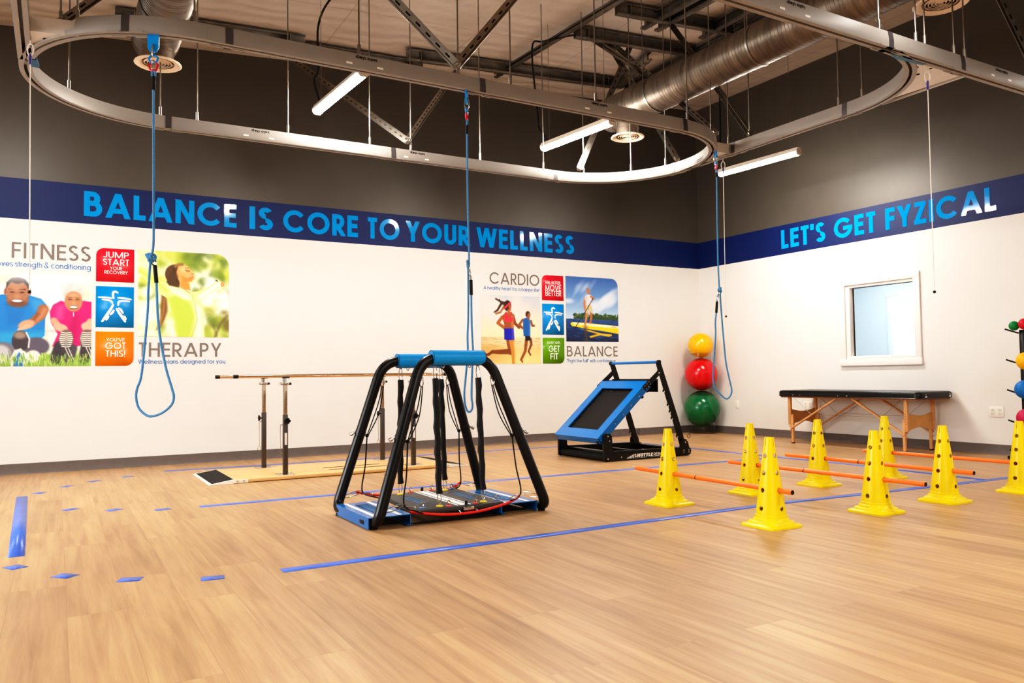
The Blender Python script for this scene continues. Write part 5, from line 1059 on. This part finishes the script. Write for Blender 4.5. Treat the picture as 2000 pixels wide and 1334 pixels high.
# ------------------------------------------------------------------ overhead support track
TZ = 3.2
TS = (TZ - 1.0) / 2.1
def sc(x, y): return (-9.52 + (x + 9.52) * TS, -10.0544 + (y + 10.0544) * TS)
PROF = [(-.010, 0), (-.040, 0), (-.042, .012), (-.042, .05), (-.034, .105), (.034, .105), (.042, .05), (.042, .012), (.040, 0), (.010, 0), (.010, .012), (.030, .016), (.030, .06), (-.030, .06), (-.030, .016), (-.010, .012)]
LIP = [(-.010, 0), (-.040, 0), (-.042, .03), (.042, .03), (.040, 0), (.010, 0), (.010, .014), (-.010, .014)]
PROF = [(a * 1.03, b * 1.03) for a, b in PROF]
def track():
    t = thing('ceiling_track', 'oval aluminium overhead support track with switches hung on threaded rods', 'ceiling track', (-6.8, -3.93, TZ)); b = Local(t); L = Vector(t.location)
    def sub(mb, nm, m, par): mb.v = [tuple(Vector(v) - L) for v in mb.v]; return mb.build(nm, m, par)
    V = Vector; R = .985 * TS; (cl, cy), (cr, _) = sc(-8.735, -3.935), sc(-4.865, -3.935); yn, yf = cy - R, cy + R
    def ring(cx, a0, a1, r=R, c=cy, n=30): return [V((x, y, TZ)) for x, y in arc(cx, c, r, r, a0, a1, n)]
    b(MB().sweep([V((cl + i * (cr - cl) / 8, yn, TZ)) for i in range(9)], PROF), 'straight_rail', M_alu)
    b(MB().sweep([V((cl + i * (cr - cl) / 8, yf, TZ)) for i in range(9)], PROF), 'straight_rail', M_alu)
    b(MB().sweep(ring(cl, 90, 181), PROF), 'curved_rail', M_alu); b(MB().sweep(ring(cl, 226, 270), PROF), 'curved_rail', M_alu); b(MB().sweep(ring(cl, 181, 226), LIP), 'switch_groove', M_alu); b(MB().sweep(ring(cr, -90, 90), PROF), 'curved_rail', M_alu)
    b(MB().sweep([V((cl - R, cy - .15 - i * .6, TZ)) for i in range(12)], PROF), 'straight_rail', M_alu)
    xr = cr + R; r2 = .975 * TS; c2 = sc(0, -5.91)[1]
    ys = sc(0, -4.58)[1]; b(MB().sweep([V((xr, ys + i * (c2 - ys) / 6, TZ)) for i in range(7)], PROF), 'straight_rail', M_alu)
    b(MB().sweep([V((xr, cy - .05 + i * (ys - cy + .05) / 6, TZ)) for i in range(7)], LIP), 'switch_groove', M_alu)
    b(MB().sweep([V((x, y, TZ)) for x, y in arc(xr - r2, c2, r2, r2, 0, -90, 24)], PROF), 'curved_rail', M_alu)
    yr = c2 - r2
    b(MB().sweep([V((-12.5 + i * 1.5, yr, TZ)) for i in range(8)] + [V((-.9, yr, TZ))], PROF), 'straight_rail', M_alu)
    # switch plates closing the corners between rails
    def plate(outer, arcpts, side):
        k = MB(); P = outer + arcpts
        k.prism(P, .018, lambda a, c, q: (a, c, TZ + .012 + q)); pl = b(k, 'switch_plate', M_plate)
        k = MB(); (p, q) = side
        d = V((q[0] - p[0], q[1] - p[1], 0)); nn = V((-d.y, d.x, 0)).normalized() * .003
        A, B = V((p[0], p[1], TZ + .004)), V((q[0], q[1], TZ + .004)); H = V((0, 0, .098))
        k.add([A + nn, B + nn, B + nn + H, A + nn + H, A - nn, B - nn, B - nn + H, A - nn + H], [[0, 1, 2, 3], [7, 6, 5, 4], [0, 4, 5, 1], [1, 5, 6, 2], [2, 6, 7, 3], [3, 7, 4, 0]])
        sub(k, 'side_plate', M_plate, pl)
        return pl
    def pts(cx, cy_, r, a0, a1): return arc(cx, cy_, r, r, a0, a1, 12)
    q0, q1 = sc(-9.69, -4.58), sc(-9.44, -4.63)
    p1 = plate([(cl - R + .03, cy - .1), q0, q1], pts(cl, cy, R + .03, 222, 186), (q0, (q1[0] + .02, q1[1] + .0)))
    p2 = plate([(xr - .035, cy - .12), (xr - .035, ys), (cr + .80, ys)], pts(cr, cy, R + .03, -40, -9), ((cr + .76, ys), (xr - .04, ys - .01)))
    p3 = plate([(xr - .03, c2 - .12), (xr + .0, c2 - .32), (cr + 1.02, yr + .03), (cr + .32, yr + .03)], pts(xr - r2, c2, r2 + .03, -64, -10), ((xr + .03, c2 - .28), (cr + 1.05, yr + .05)))
    for pl, cs in ((p1, [sc(*q) for q in ((-9.60, -4.48), (-9.64, -4.36), (-9.57, -4.42))]), (p3, [sc(*q) for q in ((-4.20, -6.70), (-4.33, -6.78), (-4.28, -6.68), (-4.22, -6.81))])):
        k = MB(); [k.cyl((x, y, TZ + .010), (x, y, TZ + .0125), .011 if i else .016, seg=10) for i, (x, y) in enumerate(cs)]; sub(k, 'bolt_hole', M_slot, pl)
    k = MB(); k.prism([sc(*q) for q in ((-9.69, -3.98), (-9.69, -4.12), (-9.655, -4.12), (-9.64, -3.98))], .03, lambda a, c, q: (a, c, TZ - .006 + q)); sub(k, 'switch_tongue', mat('teal_tongue', rgb(0, 84, 120), rough=.4, var=.05), p1)
    k = MB(); k.prism([(cr + .09, yr + .025), (cr + .53, yr + .025), (cr + .53, yr + .05), (cr + .25, yr + .07)], .012, lambda a, c, q: (a, c, TZ - .002 + q)); sub(k, 'switch_tongue', MATS['teal_tongue'], p3)
    # dark clamp bands over the joints
    k0 = [(-.046, -.003), (-.046, .052), (-.038, .109), (.038, .109), (.046, .052), (.046, -.003), (.043, -.003), (.043, .05), (.035, .106), (-.035, .106), (-.043, .05), (-.043, -.003)]
    def clamp(p, d):
        p = V(p); d = V(d).normalized() * .024; o = b(MB().sweep([p - d, p + d], k0), 'joint_clamp', M_clamp)
        for s in (1, -1):
            q = p + d * s * 3
            for e in (1, -1): sub(MB().sweep([q - d * 1.6, q + d * 1.6], [(-.045 * e, -.004), (-.045 * e, .004), (-.028 * e, .004), (-.028 * e, -.004)]), 'splice_clip', M_alu, o)
    for x in (sc(q, 0)[0] for q in (-8.60, -6.80, -4.81)): clamp((x, yn, TZ), (1, 0, 0))
    for x in (sc(q, 0)[0] for q in (-8.73, -6.73, -4.87)): clamp((x, yf, TZ), (1, 0, 0))
    for cx, a in ((cl, 244), (cr, 8)): q = math.radians(a); clamp((cx + R * math.cos(q), cy + R * math.sin(q), TZ), (-math.sin(q), math.cos(q), 0))
    for y in (sc(0, q)[1] for q in (-4.64, -5.88)): clamp((xr, y, TZ), (0, 1, 0))
    for x in (sc(q, 0)[0] for q in (-4.83, -4.02)): clamp((x, yr, TZ), (1, 0, 0))
    # printed marks on the rails
    for x, y in ((sc(q, 0)[0], y) for q, y in ((-7.72, yn), (-5.75, yn), (-5.75, yr), (-3.55, yr), (-8.0, yf), (-6.5, yf))):
        k = MB(); add_polys(k, text_polys('solo step', x + .10, TZ + .092, -.026, -.16, w=.2, track=.12), lambda u, v, o=0: (u, y - .0385 - (TZ + .108 - v) * .14 - o, v)); b(k, 'rail_marking', M_slot, None)
        [b(MB().box2((x + e, y - .0447, TZ + .022), (x + e + .045, y - .0433, TZ + .036)), 'rail_sticker', M_whiteplas) for e in (-.13, .10)]
    # threaded hanger rods
    S0 = lambda l: [sc(*q) for q in l]; yn0, yf0, xr0, yr0 = -4.92, -2.95, -3.88, -6.885
    rods = [(x, yn0) for x in (-8.80, -7.74, -6.985, -6.54, -5.74, -4.75)] + [(-9.43, -4.60), (-9.52, -4.53)] + [(x, yf0) for x in (-8.79, -8.50, -7.73, -6.955, -6.535, -5.77, -5.0, -4.47)] + [(-9.46, -3.26), (-4.10, -3.32), (-3.92, -3.68)] + [(xr0, y) for y in (-4.55, -4.82, -5.80, -6.02)] + [(x, yr0) for x in (-5.79, -4.90, -4.50, -4.40, -4.06, -3.93)] + [(-4.05, -4.49)]
    for x, y in S0(rods):
        k = MB(); k.cyl((x, y, TZ + .13), (x, y, zc(x) + .01), .0062, seg=8); r = b(k, 'hanger_rod', M_steel)
        sub(MB().cyl((x, y, TZ + .104), (x, y, TZ + .19), .0125, seg=10), 'rod_coupling', M_steel, r)
    # slotted strut braces
    for i, (p, q) in enumerate(D['braces']):
        p, q = V(p), V(q); d = (q - p).normalized(); sd = d.cross(V((.5, .866, 0))).normalized(); up = d.cross(sd).normalized()
        k = MB(); w = .021
        for o, a in ((sd * w, up), (-sd * w, up)): k.beam(p + o, q + o, .0035, .030, up=sd)
        k.beam(p - up * .014, q - up * .014, w * 2, .003, up=up) if i in (7, 8) else k.beam(p + up * .014, q + up * .014, w * 2, .003, up=up)
        n = int((q - p).length / .1)
        for j in range(1, n):
            c = p + (q - p) * j / n; e = -up if i in (7, 8) else up; k.beam(c + e * .0158 - d * .022, c + e * .0158 + d * .022, .014, .0008, up=up, m=1)
        br = b(k, 'strut_brace', [M_steel, M_slot])
        k = MB(); k.box(p, (.05, .05, .05), rot=Matrix((sd, up, d)).transposed(), bev=.008); k.cyl(p - sd * .035, p + sd * .035, .008, seg=8); sub(k, 'pivot_bracket', M_steel, br)
track()

# ------------------------------------------------------------------ safety ropes and white pull cords
def rope(key, label, tabrot):
    d = D['ropes'][key]; hw = [Vector(p) for p in d['hw']]; a = hw[0]
    t = thing('safety_rope', label, 'rope', tuple(a), 'blue safety ropes hanging from the track'); b = Local(t); L = Vector(t.location)
    V = Vector; S = V((.866, -.5, 0)); N = V((.5, .866, 0))
    if tabrot: S, N = V((math.cos(tabrot), math.sin(tabrot), 0)), V((-math.sin(tabrot), math.cos(tabrot), 0))
    k = MB(); z0, z1 = hw[0].z + .02, hw[2].z + .02; zm = hw[1].z
    poly = [(-.036, z0), (.036, z0), (.036, zm - .02), (.020, zm - .045), (-.020, zm - .045), (-.036, zm - .02)]
    k.prism(poly, .012, lambda u, v, q: V((a.x, a.y, 0)) + S * u + N * (q - .006) + V((0, 0, v))); k.torus(V((a.x, a.y, zm - .012)), .013, .006, S, (0, 0, 1), 16, 8); b(k, 'trolley', M_tblue)
    def lk(nm, zt, zb, w, r, m, s=S): c = V((a.x, a.y, (zt + zb) / 2)); return b(MB().torus(c, w, r, s, (0, 0, 1), 22, 8, sy=(zt - zb) / 2 / w), nm, m)
    lk('carabiner', zm + .005, hw[2].z - .01, .017, .0055, M_chrome, N)
    k = MB(); c = V((a.x, a.y, (hw[2].z + hw[3].z) / 2)); h = (hw[2].z - hw[3].z) / 2 + .008
    def diamond(nm, c, h, m):
        P = [(0, h), (.030, h * .1), (.018, -h), (-.018, -h), (-.030, h * .1)]; pts = [c + S * u + V((0, 0, v)) for u, v in P]; b(MB().tube(pts, .0075, 8, closed=True), nm, m)
    diamond('swivel_shackle', c, h, M_tblue)
    c2 = V((a.x, a.y, (hw[3].z + hw[4].z) / 2)); P = (hw[3].z - hw[4].z) / 2 + .006
    diamond('swivel_shackle', c2, P, mat('red_anodised', rgb(206, 30, 60), rough=.3, metal=.4, var=.03)); b(MB().sphere(V((a.x, a.y, hw[3].z)), .013, 14, 10), 'swivel', M_chrome)
    b(MB().torus(V((hw[4].x, hw[4].y, hw[5].z - .004)), .011, .0068, S, (0, 0, 1), 18, 8, sy=2.4), 'rope_eye', M_rope)
    b(MB().cyl(hw[5] - V((0, 0, .02)), hw[6], .0125, seg=12), 'sleeve', M_rubber)
    P = [V(p) for p in d['path']]; P[0] = hw[6] + V((0, 0, .01))
    b(MB().tube(smooth_path(P, 6), .0078, 10), 'rope', M_rope)
    kn = P[4] if key == 'A' else P[3]
    k = MB()
    for i, (dx, dz, rr) in enumerate(((-.012, .010, .014), (.012, .004, .015), (0, -.012, .015))): k.torus(kn + S * dx + V((0, 0, dz)), rr, .0085, S * (1 if i != 1 else .4) + N * (.3 * i), (0, 0, 1), 16, 8)
    k.cyl(kn - S * .035 + V((0, 0, .02)), kn + S * .03 - V((0, 0, .012)), .0085, seg=8); b(k, 'knot', M_rope)
    s0, s1 = V(d['sleeve'][0]), V(d['sleeve'][1]); b(MB().cyl(s0, s1, .0125, seg=12), 'sleeve', M_rubber)
    h0, h1 = V(d['hook'][0]), V(d['hook'][1]); q = (h0 + h1) / 2; dd = (h1 - h0); b(MB().torus(q, .016, .005, S, dd, 20, 8, sy=dd.length / 2 / .016 + .3), 'carabiner', M_chrome)
rope('A', 'blue rope with a wide loop in front of the woman in pale green', 0)
rope('B', 'blue rope with a narrow loop hanging behind the black balance frame', .9)
rope('C', 'blue rope with a loop hanging beside the stacked exercise balls', 1.1)
def pull_cord(key, label):
    x, y, z, e = D['cords'][key]; e = Vector(e); t = thing('pull_cord', label, 'cord', (x, y, z), 'white pull cords hanging from the track'); b = Local(t); V = Vector; S = V((.866, -.5, 0)); a = V((x, y, TZ + .01))
    b(MB().torus(a - V((0, 0, .068)), .020, .0045, S, (0, 0, 1), 22, 8, sy=1.9), 'loop', M_cord); b(MB().cyl(a, a - V((0, 0, .032)), .0045, seg=8), 'cord_top', M_cord)
    b(MB().cyl(a - V((0, 0, .098)), a - V((0, 0, .165)), .0085, .006, seg=10), 'tape_wrap', mat('indigo_tape', rgb(58, 52, 140), rough=.5, var=.1))
    b(MB().tube([a - V((0, 0, .16)), a.lerp(e, .5), e], .0033, 8), 'cord', M_cord); b(MB().sphere(e, .011, 14, 10), 'pull_knob', M_knobblk)
pull_cord('L', 'white pull cord hanging in front of the FITNESS lettering'); pull_cord('M', 'white pull cord hanging beside the blue rope near the stacked exercise balls'); pull_cord('R', 'white pull cord hanging in front of the LET\'S GET FYZICAL slogan')

# ------------------------------------------------------------------ spiral ducts with round diffusers
def duct(label, x, y0, y1, z, r, drops):
    t = thing('spiral_duct', label, 'air duct', (x, y0, z)); b = Local(t); L = Vector(t.location)
    k = MB(); prof = []; n = int((y0 - .12 - y1) / .04)
    for i in range(n):
        yy = y0 - .14 - i * .04; prof += [(r, yy), (r, yy - .030), (r + .002, yy - .032), (r + .002, yy - .037)]
    b(k.lathe(prof, (x, 0, z), 48, axis='y'), 'duct_body', M_spiral, smooth=25)
    b(MB().lathe([(.001, y0), (r - .03, y0), (r, y0 - .03), (r, y0 - .13), (r + .006, y0 - .132), (r + .006, y0 - .146), (r, y0 - .148)], (x, 0, z), 48, axis='y'), 'end_cap', mat('plain_duct_steel', rgb(150, 138, 126), rough=.35, metal=.9, var=.08, scale=5))
    for yd, zd, ct in drops:
        b(MB().lathe([(.13, z - r + .07), (.13, zd + .11), (.136, zd + .108), (.136, zd + .095), (.13, zd + .093), (.13, zd)], (x, yd, 0), 40), 'takeoff_collar', MATS['plain_duct_steel'])
        df = b(MB().lathe([(.13, zd + .012), (.19, zd + .004), (.196, zd - .006), (.185, zd - .013), (.155, zd - .006), (.132, zd + .004), (.125, zd + .02)], (x, yd, 0), 48), 'diffuser', M_diff)
        k = MB()
        for q in range(5): R1 = .116 - q * .024; k.lathe([(R1, zd + .006), (R1 - .009, zd - .004), (R1 - .011, zd - .002), (R1 - .003, zd + .010), (R1, zd + .006)], (x, yd, 0), 40)
        k.box2((x - .12, yd - .003, zd + .004), (x + .12, yd + .003, zd + .012)); k.box2((x - .003, yd - .12, zd + .004), (x + .003, yd + .12, zd + .012))
        k.v = [tuple(Vector(v) - L) for v in k.v]; k.build('diffuser_rings', M_diff, df)
        k = MB().lathe([(.001, zd + .03), (.126, zd + .03)], (x, yd, 0), 32); k.v = [tuple(Vector(v) - L) for v in k.v]; k.build('duct_throat', M_slot, df)
    for yy in (y0 - .9, y0 - 2.4):
        k = MB(); [k.cyl((x + s * (r + .004), yy, z), (x + s * (r + .004), yy, zc(x)), .005, seg=6) for s in (1, -1)]; b(k, 'hanger', M_steel)
        b(MB().lathe([(r + .005, yy - .012), (r + .008, yy - .012), (r + .008, yy + .012), (r + .005, yy + .012)], (x, 0, z), 40, axis='y'), 'hanger_band', M_steel)
duct('long spiral steel duct with two round diffusers under the ceiling by the window wall', -3.70, -2.42, -13.6, 4.14, .205, ((-2.77, 3.79, 0), (-6.59, 3.79, 0)))
duct('spiral steel duct with a round diffuser above the first blue rope', -8.77, -2.26, -13.6, 4.09, .20, ((-2.56, 3.79, 0),))

# ------------------------------------------------------------------ linear LED lights
def led(label, p, q, cordpts, wires):
    p, q = Vector(p), Vector(q); t = thing('linear_light', label, 'light', tuple((p + q) / 2), 'linear ceiling lights'); b = Local(t); d = (q - p).normalized(); s = Vector((d.y, -d.x, 0)); U = Vector((0, 0, 1))
    def F(a, c, w): return p + d * w + s * a + U * c
    ln = (q - p).length
    hp = [(-.055, .012), (-.052, .030), (-.030, .068), (.030, .068), (.052, .030), (.055, .012)]
    b(MB().prism(hp, ln, lambda a, c, w: F(a, c, w)), 'housing', mat('light_housing', rgb(226, 214, 202), rough=.4, var=.02))
    lp = [(-.048, .012)] + [(-.048 * math.cos(math.radians(a)), .010 - .042 * math.sin(math.radians(a))) for a in range(0, 181, 15)] + [(.048, .012)]
    b(MB().prism(lp, ln - .03, lambda a, c, w: F(a, c, w + .015)), 'lens', M_emit)
    for w in (0, ln): k = MB().prism([(-.053, .03), (.053, .03), (.05, -.01), (.03, -.030), (-.03, -.030), (-.05, -.01)], .015, lambda a, c, e, w=w: F(a, c, (e if w == 0 else w - e))); b(k, 'end_cap', MATS['light_housing'])
    b(MB().tube(smooth_path(cordpts, 7), .011, 8), 'power_cord', M_rubber)
    k = MB()
    for f in wires: c = p + d * ln * f + U * .068; k.cyl(c, (c.x, c.y, zc(c.x)), .0028, seg=6)
    b(k, 'hanging_wire', M_steel)
ZL = 3.74
led('linear light by the left duct, partly hidden by the near track rail', (-7.215, -2.092, ZL), (-7.141, -3.32, ZL), [(-7.21, -2.2, ZL + .06), (-7.26, -2.15, ZL + .3), (-7.20, -2.10, 4.2), (-7.20, -2.10, 4.65), (-7.12, -2.3, 4.88), (-6.9, -2.7, 5.06)], (.1, .9))
led('linear light beside the right duct\'s first diffuser', (-4.418, -2.04, ZL), (-4.289, -3.25, ZL), [(-4.41, -2.15, ZL + .06), (-4.48, -2.05, ZL + .25), (-4.40, -1.9, 4.2), (-4.44, -1.85, 5.05), (-4.36, -2.0, 5.10), (-4.1, -2.3, 5.12)], (.1, .9))
led('linear light nearest the window wall, just under the cross track', (-1.568, -2.116, ZL), (-1.471, -3.388, ZL), [(-1.56, -2.25, ZL + .06), (-1.58, -2.15, ZL + .3), (-1.57, -2.15, 4.4), (-1.57, -2.15, 5.4)], (.1, .9))

# ------------------------------------------------------------------ roof steel
PL = ['bare purlin length left of the first linear light cord', 'purlin length ending near the node of the near V brace', 'long dark purlin behind the near V brace', 'dark purlin from which the duct braces start', 'dark purlin crossing above the duct by the open channels',
      'long narrow dark bar crossing the ceiling towards the wall corner', 'short open channel, leftmost of the three above the duct', 'short open channel, middle of the three above the duct', 'short open channel closest to the duct above the near rail', 'dark channel slanting down behind the duct braces', 'dark beam running just above the right spiral duct']
for i, ((p, q), lb) in enumerate(zip(D['purlins'], PL)):
    p, q = Vector(p), Vector(q); d = (q - p).normalized()
    if i in (6, 7, 8): q = q + d * 1.6
    if i in (5, 10): q = q + d * 2.5
    if i == 5: h, w = .07, .05
    elif i >= 6: h, w = .13, .07
    else: h, w = .15, .065
    s = Vector((-d.y, d.x, 0)).normalized(); up = Vector((0, 0, 1)); th = .006
    for e in (p, q): e.z = min(e.z, zc(e.x) - .005 - h / 2)
    t = thing('roof_purlin', 'steel ' + lb if not lb.startswith(('bare', 'long', 'dark', 'short')) else lb, 'roof beam', tuple(p)); b = Local(t)
    P = [(-w / 2, h / 2), (w / 2, h / 2), (w / 2, h / 2 - .025), (w / 2 - th, h / 2 - .025), (w / 2 - th, h / 2 - th), (-w / 2 + th, h / 2 - th), (-w / 2 + th, -h / 2 + th), (w / 2 - th, -h / 2 + th), (w / 2 - th, -h / 2 + .025), (w / 2, -h / 2 + .025), (w / 2, -h / 2), (-w / 2, -h / 2)]
    P = [(-a, c) for a, c in P]
    ln = (q - p).length
    b(MB().prism(P, ln, lambda a, c, e: p + d * e + s * a + up * c), 'channel', M_darksteel, smooth=0)
    k = MB(); [k.beam(p + d * f - up * (h / 2 + .004), p + d * f + up * (h / 2), .012, w + .012, up=s) for f in ((.18, ln - .18) if i < 5 else (.12,))]; b(k, 'strap', M_steel)

# ------------------------------------------------------------------ lighting
def area(name, loc, rot, sx, sy, power, col, shape='RECTANGLE', spread=180):
    l = bpy.data.lights.new(name, 'AREA'); l.shape = shape; l.size = sx; l.size_y = sy; l.energy = power; l.color = col; l.spread = math.radians(spread)
    o = bpy.data.objects.new(name, l); COL.objects.link(o); o.location = loc; o.rotation_euler = rot; return o
WARM = (1.0, 0.955, 0.905)
for x, y in ((-10.1, -3.0), (-12.4, -3.0)):
    area('unseen_led_row', (x, y + .3, 3.7), (math.radians(25), 0, 0), .09, 1.2, 60, WARM)
for x, y in ((-10.0, -6.9), (-7.3, -7.2), (-4.6, -7.2), (-1.9, -7.2), (-12.4, -6.9), (-10.0, -10.5), (-7.3, -10.5), (-4.6, -10.5), (-1.9, -10.5)):
    area('unseen_led_row', (x, y, 3.6), (0, 0, 0), .09, 1.2, 13 if y > -8 else 100, WARM)  # rows added out of view, strongest near the camera to brighten the floor
area('rear_daylight_lamp', (-9.8, -13.6, 2.0), (math.radians(-68), 0, 0), 7.0, 2.6, 340, (0.98, 0.99, 1.0), spread=120)  # unseen area lamp added as daylight from behind, brightens the near floor
area('left_daylight_lamp', (-13.8, -4.5, 1.9), (0, math.radians(-68), 0), 2.4, 5.0, 230, (0.97, 0.99, 1.0), spread=120)  # unseen area lamp added for the cool daylight on the left
area('office_light', (1.4, -2.6, 2.75), (0, 0, 0), 1.2, 2.2, 60, (0.92, 0.97, 1.0))
wd = bpy.data.worlds.new('world'); SC.world = wd; wd.use_nodes = True
wd.node_tree.nodes['Background'].inputs['Color'].default_value = (0.9, 0.92, 1, 1); wd.node_tree.nodes['Background'].inputs['Strength'].default_value = 0.3
SC.view_settings.view_transform = 'Standard'; SC.view_settings.look = 'None'; SC.view_settings.exposure = 0.0; SC.view_settings.gamma = 1.0
vs = SC.view_settings; vs.use_curve_mapping = True; cm = vs.curve_mapping; cv = cm.curves[3]
for x, y in ((0.02, 0.007), (0.06, 0.032), (0.14, 0.108), (0.35, 0.36), (0.70, 0.78)): cv.points.new(x, y)
cm.extend = 'EXTRAPOLATED'; cm.update()
